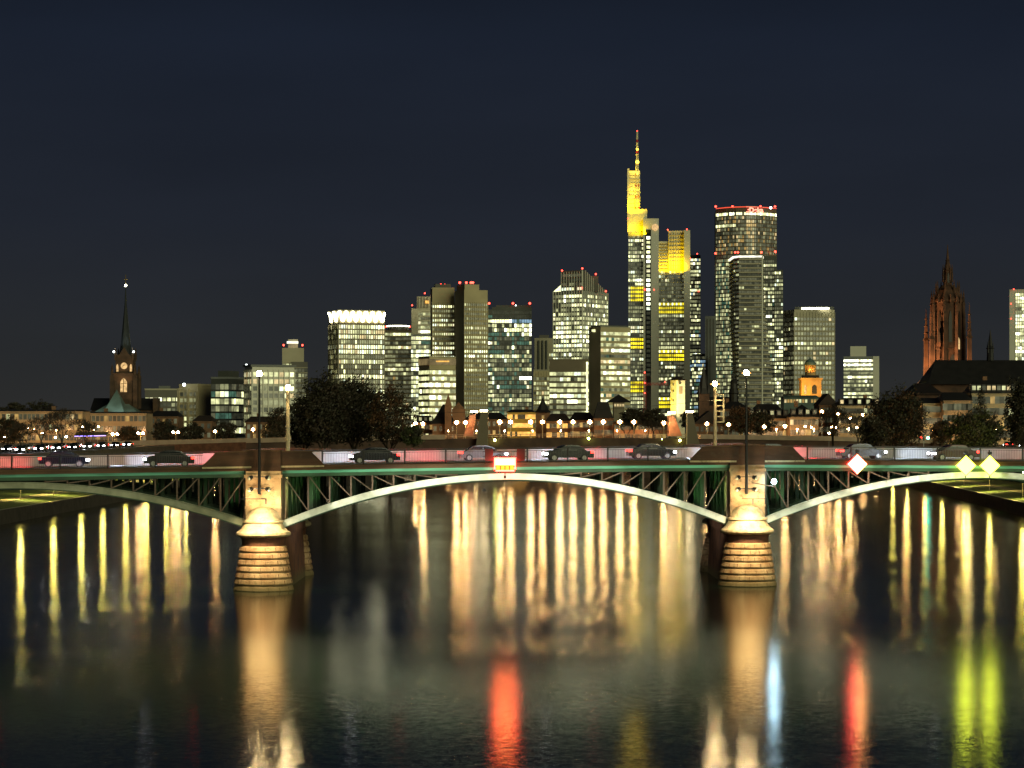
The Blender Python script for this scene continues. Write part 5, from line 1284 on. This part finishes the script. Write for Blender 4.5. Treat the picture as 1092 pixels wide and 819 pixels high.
# pale masts standing on the deck
def dmast(name, label, px, ptop, v, lattice_=False):
    d = FY(BX(px, v)) + v; x = PX(px, d); z0 = dz(x); zt = PZ(ptop, d)
    t = thing(name, label, 'lamp mast', (x, d, z0))
    if lattice_:
        mb = MB(); mb.tube((x, d, z0), (x, d, zt), .17, .13, 10)
        t_ = mb.build('pole', M['pale_pole'], t); mb = MB()
        zb_ = PZ(450, d); zu = PZ(421, d)
        mb.bar((x + .75, d, zb_), (x + .75, d, zu), .13)
        for k in range(6): mb.bar((x, d, zb_ + (zu - zb_) * k / 5), (x + .8, d, zb_ + (zu - zb_) * k / 5), .11)
        mb.build('side_ladder', M['pale_pole'], t)
        lamp_light('SPOT', (x + .25, d - .6, zt - .1), 500, (1, .75, .35), (x + .2, d, z0), spot_size=radians(60), spot_blend=.6, shadow_soft_size=.08)
    else:
        MB().tube((x, d, z0), (x, d, zt), .20, .15, 10).build('pole', M['pale_pole'], t)
        mb = MB(); mb.tube((x, d, z0 + 2.1), (x, d, z0 + 2.5), .27, n=10); mb.tube((x, d, z0 + 3.2), (x, d, z0 + 3.3), .23, n=10); mb.build('pole_collar', M['pale_pole'], t)
        lamp_light('SPOT', (x + .1, d - .7, zt + .1), 500, (1, .75, .35), (x, d, z0), spot_size=radians(50), spot_blend=.6, shadow_soft_size=.08)
    MB().box(x - 1.0, x + 1.0, d - .35, d + .35, dz(x) + .006, dz(x) + .25).build('mast_base', M['capstone'], t)
    MB().ball((x, d, zt + .22), .21, 10).build('lamp_head', E['lampw'], t)
    MB().lathe(x, d, [(zt + .12, .2), (zt + .2, .44), (zt + .28, .2)], 14).build('halo_disc', E['halo'], t)  # added halo ring around this lamp head
    MB().lathe(x, d, [(zt + .45, .3), (zt + .55, .06)], 8).build('lamp_cap', M['black'], t)
    return x, d, zt
m1 = dmast('pale_lamp_mast', 'pale round lamp mast on the deck right of the left black mast', 307, 416, 3.0)
m2 = dmast('lattice_lamp_mast', 'pale lamp mast with ladder frame on the deck left of the right black mast', 762.5, 412, 3.0, True)
# overhead wire from the left mast into the distance
mb = MB(); p0 = Vector((m1[0], m1[1], m1[2] - 1.2)); p1 = Vector((m2[0], m2[1] , m2[2] - 1.2)); prev = p0
for k in range(1, 17):
    u = k / 16; q = p0.lerp(p1, u) - Vector((0, 0, .9 * 4 * u * (1 - u))); mb.tube(prev, q, .012, n=4); prev = q
tag(mb.build('overhead_wire', M['black'], org=tuple(p0)), 'thin overhead wire strung between the two pale lamp masts', 'wire')

# navigation signs hanging on the girder
def diamond(label, px, py, mats_, v=-1.0, h=.88):
    d = FY(BX(px)) + v; x, z = PX(px, d), PZ(py, d); t = thing('diamond_sign', label, 'sign', (x, d, z))
    def half(s, k=1.0, y0=0, th=.10):
        a = [(x, d + y0, z - h * k), (x + s * h * k, d + y0, z), (x, d + y0, z + h * k)]; b = [(p[0], p[1] + th, p[2]) for p in a]
        return MB().loft(a, b)
    half(-1).build('left_half', mats_[0], t); half(1).build('right_half', mats_[1], t)
    mb = MB(); ps = [(x, z - h), (x + h, z), (x, z + h), (x - h, z)]
    for a, b in zip(ps, ps[1:] + ps[:1]): mb.bar((a[0], d - .02, a[1]), (b[0], d - .02, b[1]), .05, .05)
    mb.build('sign_frame', mats_[2], t)
    mb = MB(); mb.bar((x, d + .15, z - h - .3), (x, d + .15, z + h + .45), .07); mb.bar((x, d + .15, z + h + .2), (x, d + .7 - v - .9, z + h + .2), .07); mb.box(x - .14, x + .14, d - .3, d + .15, z + h + .1, z + h + .32)
    mb.build('bracket', M['black'], t)
SR = emit('sign_red_light', (1.0, .06, .05), 22, sampled=True); SW = emit('sign_white_light', (1.0, .42, .12), 20, sampled=True); SY = emit('sign_yellow_light', (.80, .93, .05), 13, sampled=True)
SYF = emit('sign_yellow_frame', (.9, .9, .1), .9); SRF = emit('sign_red_frame', (1, .05, .03), 1.5)
diamond('glowing red and white diamond sign right of the right pier', 914, 495, (SR, SW, SRF))
diamond('glowing yellow diamond sign, left one of the pair at the right end', 1030, 496.5, (SY, SY, SYF))
diamond('glowing yellow diamond sign, right one of the pair at the right end', 1055.5, 496.5, (SY, SY, SYF))
d = FY(BX(538.5)) - 1.0; x, z = PX(538.5, d), PZ(494.5, d)
t = thing('signal_board', 'glowing red-edged signal board with an orange bar at the middle of the near bridge', 'sign', (x, d, z))
MB().box(x - .80, x + .80, d, d + .12, z - .12, z + .40).build('white_panel', emit('board_light', (1.0, .22, .05), 24, sampled=True), t)
MB().box(x - .74, x + .74, d, d + .12, z - .52, z - .16).build('orange_bar', emit('board_orange', (1.0, .42, .02), 2.2), t)
mb = MB()
for k in range(3): xx = x - .38 + .38 * k; mb.box(xx - .03, xx + .03, d - .03, d, z - .50, z - .18)
mb.build('bar_dividers', M['black'], t)
mb = MB(); mb.box(x - .93, x + .93, d - .02, d + .1, z + .402, z + .52); mb.box(x - .93, x - .802, d - .02, d + .1, z - .5, z + .402); mb.box(x + .802, x + .93, d - .02, d + .1, z - .5, z + .402); mb.box(x - .80, x + .80, d - .02, d + .1, z - .66, z - .53)
mb.build('red_frame', emit('board_red', (1, .03, .02), 30, sampled=True), t)
mb = MB(); mb.bar((x, d + .1, z - 1.0), (x, d + .1, z - .6), .07); mb.box(x - .1, x + .1, d, d + .2, z - 1.25, z - 1.0); mb.bar((x - .5, d + .4, z + .55), (x + .5, d + .4, z + .55), .08); mb.build('bracket', M['black'], t)
# platform rail screens beside the board
t = thing('maintenance_cage', 'dark red framed cage on the railing above the glowing signal board', 'railing', (x, d + .9, dz(x)))
mb = MB(); zc = dz(x)
for sx in (-1.35, 1.35):
    mb.box(x + sx - .35, x + sx + .35, d + .42, d + .52, zc + .1, zc + 1.15)
mb.build('screen_panel', mat('dark_red_panel', (.10, .015, .015), .5), t)
mb = MB()
for zz in (.5, .9, 1.25): mb.bar((x - 1.9, d + .45, zc + zz), (x + 1.9, d + .45, zc + zz), .05)
mb.bar((x - .5, d + .45, zc + 1.3), (x, d + .45, zc + 1.6), .05); mb.bar((x, d + .45, zc + 1.6), (x + .5, d + .45, zc + 1.3), .05); mb.build('frame', M['iron'], t)
# hanging buoy-shaped lamp under the arch
x = PX(516, 189); t = thing('hanging_marker', 'small black bell-shaped marker hanging below the middle of the arch', 'marker', (x, FY(x) + 1, PZ(523, 190)))
MB().lathe(x, FY(x) + 1, [(PZ(525, 190), .18), (PZ(524, 190), .2), (PZ(521.5, 190), .05), (PZ(521, 190), .03)], 8).build('bell', M['black'], t)
MB().tube((x, FY(x) + 1, PZ(521.5, 190)), (x, FY(x) + 1, dz(x) - .62), .012, n=4).build('cord', M['black'], t)

# ================================================================== CARS
def make_car(paint, label, kind='car'):
    t = thing('car', label, 'car', (0, 0, 0))
    L_, H_, Wd = 4.3, 1.42, .86
    prof = [(-2.15, .32), (-2.15, .72), (-2.0, .88), (-1.55, .92), (-.95, 1.36), (-.6, 1.42), (.35, 1.42), (.75, 1.30), (1.25, .96), (1.9, .84), (2.12, .68), (2.15, .32)]
    def sl(y, k, top): return [(x * k, y, z if z < .93 else .93 + (z - .93) * top) for x, z in prof]
    mb = MB(); mb.rings([sl(-Wd, .985, 0), sl(-Wd + .02, 1, 0), sl(-Wd + .14, 1, 1), sl(Wd - .14, 1, 1), sl(Wd - .02, 1, 0), sl(Wd, .985, 0)]); body = mb.build('body', paint, t)
    for s in (-1, 1):
        y = s * (Wd - .06)
        for a in ([(-1.42, .95), (-.92, 1.3), (-.1, 1.33), (-.1, .95)], [(-.02, .95), (-.02, 1.33), (.36, 1.33), (.68, 1.22), (1.1, .95)]):
            mb = MB(); mb.loft([(x, y - .012, z) for x, z in a], [(x, y + .012, z) for x, z in a]); mb.build('side_window', M['glass'], t)
    MB().add([(.8, -.62, 1.29), (.8, .62, 1.29), (1.27, .66, .985), (1.27, -.66, .985)], [(0, 1, 2, 3)]).build('windscreen', M['glass'], t)
    MB().add([(-.99, .62, 1.345), (-.99, -.62, 1.345), (-1.56, -.66, .945), (-1.56, .66, .945)], [(0, 1, 2, 3)]).build('rear_window', M['glass'], t)
    for sx in (-1.32, 1.34):
        for s in (-1, 1):
            w_ = MB().tube((sx, s * .66, .32), (sx, s * .88, .32), .32, n=16).build('wheel', M['tyre'], t)
            MB().tube((sx, s * .881, .32), (sx, s * .90, .32), .20, n=12).build('rim', M['galv'], w_)
    for s in (-1, 1):
        MB().box(1.90, 2.17, s * .64 - .25, s * .64 + .25, .58, .75).build('headlight', E['head'], t)
        MB().box(-2.17, -1.88, s * .64 - .25, s * .64 + .25, .70, .88).build('taillight', E['tail'], t)
    return t
paints = [mat('dark_blue_paint', (.008, .010, .022), .25, .3), mat('silver_paint', (.055, .055, .058), .25, .5), mat('black_paint', (.01, .01, .012), .2, .2), mat('red_paint', (.045, .006, .006), .25, .2), mat('white_paint', (.12, .12, .12), .3)]
names = ['dark blue', 'grey', 'black', 'dark red', 'pale grey']
cars = [make_car(p, '%s car' % n) for p, n in zip(paints, names)]
used = [False] * 5
def car(ci, loc, rz, label, group):
    o = put(cars[ci], not used[ci], loc, rz, label, group); used[ci] = True; return o
ang = math.atan(SK)
where = []
rs = random.Random(3)
px = -30; i = 0
while px < 1120:
    v = 5.4 if i % 2 == 0 else 11.6
    x = BX(px, v); ci = (2, 0, 1, 3, 0, 4, 2)[i % 7]
    rz = ang + (0 if i % 2 else pi)
    seg = 'left of the left pier' if px < 260 else 'between the two piers' if px < 790 else 'right of the right pier'
    o = car(ci, (x, FY(x) + v, dz(x) - .056), rz, '%s car on the near bridge deck %s' % (names[ci], seg), 'cars crossing the near bridge')
    BC = (globals().get('BC') or []) + [(o, names[ci])]
    hd = Vector((cos(rz), sin(rz), 0)); c0 = Vector(o.location)
    lamp_light('SPOT', tuple(c0 + hd * 2.3 + Vector((0, 0, .66))), 4200, (.62, .76, 1.0), tuple(c0 + hd * 12 + Vector((0, 6 if rz < 1 else 5, .35))), spot_size=radians(75), spot_blend=.6, shadow_soft_size=.1)  # car light beams turned aside to wash the far parapet
    lamp_light('SPOT', tuple(c0 - hd * 2.3 + Vector((0, 0, .85))), 2600, (1.0, .04, .06), tuple(c0 - hd * 9 + Vector((0, 6 if rz < 1 else 5, .9))), spot_size=radians(80), spot_blend=.7, shadow_soft_size=.1)
    px += rs.uniform(88, 132); i += 1
for k, (o, n_) in enumerate(BC): o['label'] = '%s car crossing the near bridge, %s car from the left' % (n_, ORD[k])
# street traffic on the left embankment facing the camera
for k in range(15):
    y = 432 + k * 8.5; x = LBX(y) - 23 - (k % 2) * 4.5
    car((1, 2, 0, 4, 2)[k % 5], (x, y, 8.6), -pi / 2 - .02, '%s car in the left riverside queue, %s nearest headlight pair' % (names[(1, 2, 0, 4, 2)[k % 5]], ORD[k]), 'cars queueing on the left riverside street')
    if k % 4 == 0: lamp_light('SPOT', (x, y - 2.4, 9.3), 700, (.92, .94, 1.0), (x + 3, y - 14, 8.9), spot_size=radians(80), spot_blend=.6, shadow_soft_size=.1)
for k in range(6):
    y = 430 + k * 22; x = RBX(y) + 26
    car((2, 1, 0, 3)[k % 4], (x, y, 8.6), (pi / 2 if k % 2 else -pi / 2) - .07, '%s car on the right riverside street, %s nearest below the trees' % (names[(2, 1, 0, 3)[k % 4]], ORD[k]), 'cars on the right riverside street')

# ================================================================== LAMPS ON THE BANKS
t2 = thing('park_lamp', 'yellow park lamp on the quay', 'street lamp', (0, 0, 0), 'park lamps along the quays')
mb = MB(); mb.tube((0, 0, 0), (0, 0, 4.0), .07, .05, 6); mb.build('pole', M['pale_pole'], t2)
MB().ball((0, 0, 4.2), .24, 8).build('lantern', E['lampy'], t2); MB().lathe(0, 0, [(4.38, .3), (4.5, .05)], 8).build('lantern_cap', M['black'], t2)
first = True
def downlight(x, y):
    lamp_light('SPOT', (x, y, 6.2), 6000, (1.0, .80, .22), (x, y, 2.3), spot_size=radians(150), spot_blend=.6, shadow_soft_size=.2)
PL = [[], []]
for y in (348, 373, 397, 418, 443, 468, 495, 525):
    PL[0].append(put(t2, first, (LBX(y) - 5, y, 2.3))); first = False; downlight(LBX(y) - 5, y)
for y in (357, 396, 432, 469, 503, 543, 580):
    PL[1].append(put(t2, False, (RBX(y) + 2.0, y, 2.3))); downlight(RBX(y) + 2.0, y)
rank(PL[0], lambda o: o.location.y, 'yellow park lamp on the grassy left quay, %s nearest')
rank(PL[1], lambda o: o.location.y, 'yellow park lamp on the grassy right quay, %s nearest')
t3 = thing('tall_street_lamp', 'street lamp', 'street lamp', (0, 0, 0), 'street lamps in the riverside streets')
mb = MB(); mb.tube((0, 0, 0), (0, 0, 6.0), .09, .06, 6); mb.build('pole', M['galv'], t3); MB().ball((0, 0, 6.25), .32, 8).build('lantern', E['lamp'], t3)
if 1:
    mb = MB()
    for k_ in (-1, 0, 1): mb.lathe(0, 0, [(6.25 + k_ * .24 - .05, .34), (6.25 + k_ * .24, .62 - abs(k_) * .12), (6.25 + k_ * .24 + .05, .34)], 12)  # halo discs added around the bulb
    mb.build('halo_disc', E['halo'], t3)

mb = MB(); mb.lathe(0, 0, [(6.55, .28), (6.65, .05)], 8); mb.build('lantern_cap', M['black'], t3)
first = True
for px, py, d in ((5, 472, 520), (24, 456, 640), (30.5, 457, 648), (36, 458, 560), (59, 472, 540), (70.5, 471, 560), (88, 455, 650), (105, 455, 665), (103, 468, 620), (858.6, 454.7, 660), (865.2, 455.7, 668), (887, 455.4, 640), (891.8, 456, 650), (920, 442.5, 640), (914, 456, 660), (876.5, 439, 670), (894, 441.5, 690), (934, 451.6, 600), (906.7, 446, 690), (904.5, 462, 610), (884, 467, 600), (85, 468, 600), (14, 469, 560), (45, 467, 600)):
    z = PZ(py, d); s = max(.5, min(1.6, (z - 8.6) / 6.25)); zb = z - 6.25 * s
    side = 'left' if px < 300 else 'right'
    TS = globals().get('TS') or {'left': [], 'right': []}; TS[side].append(put(t3, first, (PX(px, d), d, zb), scale=s if s > .7 else .7)); first = False
for px, d, zz in [(448 + 30 * k, 786, 3.6) for k in range(9)] + [(806, 722, 4.2), (828, 722, 4.2), (850, 712, 4.2), (868, 712, 4.2), (905, 725, 4.4), (995, 628, 4.2), (1022, 624, 4.2), (1062, 628, 4.2), (20, 690, 4), (60, 690, 4), (100, 704, 4), (140, 704, 4)]:  # lamps added to light the house fronts behind them
    l_ = 'far waterfront' if 400 < px < 740 else 'left bank' if px < 300 else 'right bank'
    s_ = zz / 6.25; TS.setdefault(l_, []).append(put(t3, False, (PX(px, d), d, 8.6), scale=s_))
    lamp_light('SPOT', (PX(px, d), d - .6, 8.6 + zz * .9), 2600, (1.0, .50, .20), (PX(px, d), d + 7, 12.2), spot_size=radians(150), spot_blend=.7, shadow_soft_size=.2)
for q_, f_ in (('left', 'street lamp among the left riverside trees, %s from the left'), ('right', 'street lamp among the right riverside trees, %s from the left'), ('far waterfront', 'added small lamp lighting the far waterfront houses, %s from the left'), ('left bank', 'added small lamp lighting the long cream apartment row, %s from the left'), ('right bank', 'added small lamp lighting the right bank houses, %s from the left')): rank(TS[q_], colx, f_)
# traffic light on the right bank
d = 560; t = thing('traffic_light', 'traffic light showing bluish green and red signals under the right trees', 'traffic light', (PX(985, d), d, 8.6))
MB().tube((PX(985, d), d, 8.6), (PX(985, d), d, PZ(462, d)), .07, n=6).build('pole', M['galv'], t)
mb = MB(); mb.box(PX(985, d) - .2, PX(985, d) + .2, d - .15, d + .15, PZ(470, d), PZ(463, d)); hs = mb.build('housing', M['black'], t)
MB().ball((PX(989.5, d), d - .3, PZ(467, d)), .30, 8).build('green_lens', E['cyan'], t); MB().bar((PX(985, d), d, PZ(467, d)), (PX(989.5, d), d, PZ(467, d)), .08).build('outrigger', M['black'], t)
MB().ball((PX(982, d), d - .3, PZ(466.7, d)), .26, 8).build('red_lens', E['tail'], t); MB().bar((PX(985, d), d, PZ(466.7, d) - .04), (PX(982, d), d, PZ(466.7, d) - .04), .06).build('outrigger', M['black'], t)
# kiosk with violet tubes on the left
d = 585; t = thing('market_kiosk', 'small market kiosk outlined with violet light tubes beside the orange tree', 'kiosk', (PX(95, d), d + 2, 8.6))
xa, xb = PX(82, d), PX(112, d); zb = 8.6
MB().box(xa, xb, d, d + 4, zb, zb + 1.6).build('counter_wall', PB, t)
mb = MB(); gable(mb, xa - .5, xb + .5, d - 1, d + 5, zb + 2.6, zb + 3.6); mb.build('canopy', M['brown_clad'], t)
for k in range(5): xx = xa + (xb - xa) * k / 4; MB().bar((xx, d - .8, zb), (xx, d - .8, zb + 2.6), .1).build('post', M['galv'], t)
MB().tube((xa - .4, d - 1.05, zb + 2.5), (xb + .4, d - 1.05, zb + 2.7), .07, n=6).build('light_tube', E['violet'], t)

# ================================================================== TREES
def leaf_mesh(name, m, n_cl, per, rx, ry, rz, leaf, seed, hole=0.25, cl_r=.105, shape=1.0, zc=0):
    r = random.Random(seed); vs = []; fs = []; mis = []
    cl = []
    while len(cl) < n_cl:
        a = r.gauss(0, 1), r.gauss(0, 1), r.gauss(0, 1); l = sqrt(sum(q * q for q in a)) or 1
        rad = r.uniform(.30, 1.0) ** .55 * r.choice((r.uniform(.70, 1.0), r.uniform(.85, 1.18)))
        x, y, z = [q / l * rad for q in a]
        if z < -.75: continue
        cl.append((x * rx, y * ry, z * rz + zc, r.uniform(.6, 1.3)))
    for (x, y, z, s) in cl:
        mi = r.choice((0, 0, 1))
        for _ in range(int(per * s)):
            px_, py_, pz_ = x + r.gauss(0, cl_r * rx * s), y + r.gauss(0, cl_r * ry * s), z + r.gauss(0, cl_r * rz * .8 * s)
            u = Vector((r.gauss(0, 1), r.gauss(0, 1), r.gauss(0, 1))).normalized(); v = u.orthogonal().normalized(); q = leaf * r.uniform(.5, 1.1)
            o = len(vs); c = Vector((px_, py_, pz_)); w_ = u.cross(v)
            vs += [tuple(c + v * q), tuple(c + w_ * q * .55), tuple(c - v * q), tuple(c - w_ * q * .55)]; fs.append((o, o + 1, o + 2, o + 3)); mis.append(mi)
    me = bpy.data.meshes.new(name); me.from_pydata(vs, [], fs)
    for k in m: me.materials.append(k)
    me.polygons.foreach_set('material_index', mis); me.update(); return me, cl
def branches(mb, p, d, L_, r, depth, rnd, spread=.55, twig=.02):
    if depth == 0 or L_ < .25: return
    q = p + d * L_; mb.tube(p, q, max(r, twig), max(r * .7, twig), 5 if depth > 3 else 3)
    for _ in range(rnd.choice((2, 3, 3)) if depth > 1 else 2):
        a = rnd.uniform(0, 2 * pi); u = d.orthogonal().normalized(); v = d.cross(u)
        nd = (d + (u * cos(a) + v * sin(a)) * rnd.uniform(spread * .6, spread * 1.4) + Vector((0, 0, .10))).normalized()
        branches(mb, q, nd, L_ * rnd.uniform(.62, .86), r * .62, depth - 1, rnd, spread, twig)
def tree(name, label, px, yb, yt, halfw, d, leafm, seed, z0=8.6, dens=1.0, trunk=.28, leaf=.34):
    x = PX(px, d); zt = PZ(yt, d); zb = PZ(yb, d); rx = halfw / FPX * d; rz = (zt - zb) / 2; zc = (zt + zb) / 2
    t = thing(name, label, 'tree', (x, d, z0))
    rnd = random.Random(seed); mb = MB(); h = zc - z0
    mb.tube((x, d, z0 - .3), (x, d, z0 + max(.5, h * .45)), trunk * 1.3, trunk, 8)
    for k in range(5):
        a = 2 * pi * k / 5 + rnd.random(); dd = Vector((cos(a) * .5, sin(a) * .5, .9)).normalized()
        branches(mb, Vector((x, d, z0 + max(.4, h * .4))), dd, rx * .42, trunk * .6, 5, rnd, .5)
    mb.build('trunk', M['bark'], t)
    me, cl = leaf_mesh('crown', leafm, int(165 * dens), 40, rx, rx * .8, rz, leaf, seed, zc=zc - z0)
    o = bpy.data.objects.new('crown', me); col.objects.link(o); o.parent = t; ORG[o.name] = (x, d, z0); KIDS.setdefault(t.name, []).append(o)
    return t
def bare(name, label, px, yt, d, seed, z0=8.6, leafm=None, spread=.55, depth=7):
    x = PX(px, d); H_ = PZ(yt, d) - z0; t = thing(name, label, 'tree', (x, d, z0)); rnd = random.Random(seed)
    mb = MB(); mb.tube((x, d, z0 - .3), (x, d, z0 + H_ * .22), H_ * .022 + .1, H_ * .02 + .08, 7)
    for k in range(4):
        a = 2 * pi * k / 4 + rnd.random(); branches(mb, Vector((x, d, z0 + H_ * .2)), Vector((cos(a) * .45, sin(a) * .45, .9)).normalized(), H_ * .24, H_ * .013, depth, rnd, spread, .022)
    mb.build('trunk', M['bark'], t)
    if leafm:
        me, cl = leaf_mesh('leaves', leafm, 60, 10, H_ * .42, H_ * .42, H_ * .38, .24, seed, zc=H_ * .6)
        o = bpy.data.objects.new('leaves', me); col.objects.link(o); o.parent = t; ORG[o.name] = (x, d, z0)
    return t
LG = [M['leaf_g'], M['leaf_d']]; LD = [M['leaf_d'], M['leaf_b']]; LO = [M['leaf_o'], M['leaf_d']]
# the river island carrying the big trees
mb = MB(); mb.prism([(PX(318, 470), 470), (PX(352, 450), 450), (PX(400, 470), 470), (PX(425, 520), 520), (PX(430, 585), 585), (PX(325, 585), 585)], -2, 1.6)
struct(mb.build('river_island', M['quay']))
tree('round_tree', 'huge round dark tree left of middle, its left half, on the river island', 345, 480, 401, 31, 520, LD, 1, 1.5, 2.4, .5, .40)
tree('round_tree', 'huge dark tree on the river island under the zigzag crown, right of the round one', 378, 480, 400, 30, 530, LD, 2, 1.5, 2.4, .5, .40)
tree('round_tree', 'thin dark tree at the left shoulder of the big round tree', 322, 480, 424, 16, 540, LD, 3, 1.5, 1.0, .3, .36)
tree('autumn_tree', 'reddish brown autumn tree on the right side of the big round tree', 416, 478, 411, 25, 510, LO, 4, 1.5, 1.0, .4, .34)
tree('low_bush_tree', 'low yellowish bushy tree under the reddish autumn tree', 440, 478, 452, 12, 500, LG, 5, 1.5, .6, .2, .28)
# left bank
for i, (px, yt, d, l) in enumerate(((8, 440, 520, 'brown leafed tree at the far left edge'), (44, 444, 540, 'bare tree left of the densest bare tree on the left bank'), (66, 436, 500, 'large densely twigged bare tree in the middle of the left bank'), (22, 452, 480, 'small bare tree near the left edge'), (92, 448, 530, 'bare tree just left of the orange tree'))):
    if i == 0: tree('autumn_tree', l, px, 476, yt + 4, 18, d, LO, 20, 8.6, .7, .25, .3)
    else: bare('bare_tree', l, px, yt, d, 30 + i, leafm=LO)
tree('orange_tree', 'small orange lit tree behind the twin lamps below the church', 137, 477, 455, 14, 640, LO, 7, 8.6, .7, .2, .3)
tree('autumn_tree', 'dark bushy tree left of the glass office on the left bank', 175, 475, 446, 14, 700, LD, 8, 8.6, .6, .2, .34)
tree('autumn_tree', 'dark low tree under the tan apartment block', 205, 476, 451, 13, 690, LD, 9, 8.6, .6, .2, .34)
tree('autumn_tree', 'dark low tree under the glass office', 240, 474, 450, 15, 680, LD, 10, 8.6, .6, .2, .34)
tree('autumn_tree', 'dark tree in front of the tall pale block', 296, 474, 434, 16, 640, LD, 12, 8.6, .8, .2, .34)
tree('autumn_tree', 'dark treetop behind the long cream apartment row, left one', 14, 446, 429, 14, 780, LD, 13, 8.6, .5, .2, .34)
tree('autumn_tree', 'dark treetop behind the long cream apartment row, right one', 42, 446, 427, 16, 790, LD, 14, 8.6, .5, .2, .34)
# far waterfront trees
for i, (px, yb, yt, hw_, l) in enumerate(((676, 456, 434, 15, 'dark tree mass between the mansard roof and the lit small tower'), (697, 458, 436, 15, 'dark tree just left of the lit small tower'), (735, 458, 436, 10, 'dark tree between the lit small tower and the dark spire'), (790, 465, 432, 18, 'brownish tree behind the lattice lamp mast'), (812, 465, 437, 14, 'tree left of the tan waterfront houses behind the black mast'))):
    tree('autumn_tree', l, px, yb, yt, hw_, 775 if i < 3 else 690, LD if i != 3 else LO, 40 + i, 8.6, .8, .25, .36)
for i, (px, yt, l) in enumerate(((668, 449, 'small bare tree in front of the pinkish terrace, left'), (690, 447, 'small bare tree in front of the pinkish terrace, middle'), (706, 448, 'small bare tree in front of the pinkish terrace, right'))):
    bare('bare_tree', l, px, yt, 740, 60 + i, depth=6)
# right bank
bare('bare_tree', 'large spreading bare tree in front of the long cream house', 888, 431, 560, 71, leafm=LO, spread=.62)
bare('bare_tree', 'bare tree between the spreading bare tree and the big leafy tree', 915, 440, 580, 72, leafm=LD)
tree('leafy_tree', 'big dark leafy tree left of the cathedral', 956, 482, 413, 31, 540, [M['leaf_d'], M['leaf_o'], M['leaf_g']], 15, 8.6, 1.8, .4, .36)
tree('leafy_tree', 'lower dark tree between the bare tree and the big leafy tree', 932, 480, 444, 16, 520, LD, 16, 8.6, .8, .3, .34)
tree('leafy_tree', 'small reddish tree above the traffic light', 1003, 478, 448, 12, 600, LO, 17, 8.6, .6, .2, .34)
tree('green_tree', 'broad olive green tree lit from below right of the traffic light', 1040, 486, 438, 30, 480, LG, 18, 8.6, 1.6, .4, .33)
tree('dark_tree', 'tall dark tree at the right edge', 1090, 486, 402, 17, 450, LD, 19, 8.6, 1.3, .4, .33)
# conifer
d = 600; x = PX(1046, d); t = thing('conifer', 'dark pointed conifer in front of the pale dormer house', 'tree', (x, d, 8.6))
MB().tube((x, d, 8.3), (x, d, PZ(414, d)), .25, .05, 6).build('trunk', M['bark'], t)
rnd = random.Random(5); mb = MB(); zt = PZ(413, d); zb = PZ(450, d)
for k in range(1500):
    u = rnd.random() ** .7; z = zt - (zt - zb) * u; r = (u * 3.4 + .2) * rnd.uniform(.4, 1) * (1 + .25 * sin(u * 40)); a = rnd.uniform(0, 2 * pi)
    c = Vector((x + r * cos(a), d + r * sin(a), z)); o_ = Vector((cos(a), sin(a), -.35)) * .5; s_ = Vector((-sin(a), cos(a), 0)) * .16
    mb.quad(c - s_, c + o_ * .2 - s_, c + o_ + s_, c + s_)
mb.build('crown', M['leaf_d'], t)
# bare point lights beside the green tree and the big leafy tree
lamp_light('POINT', (PX(1030, 470), 468, 11), 900, (1, .75, .25), shadow_soft_size=.3)
lamp_light('POINT', (PX(960, 530), 522, 10.5), 500, (1, .5, .2), shadow_soft_size=.3)
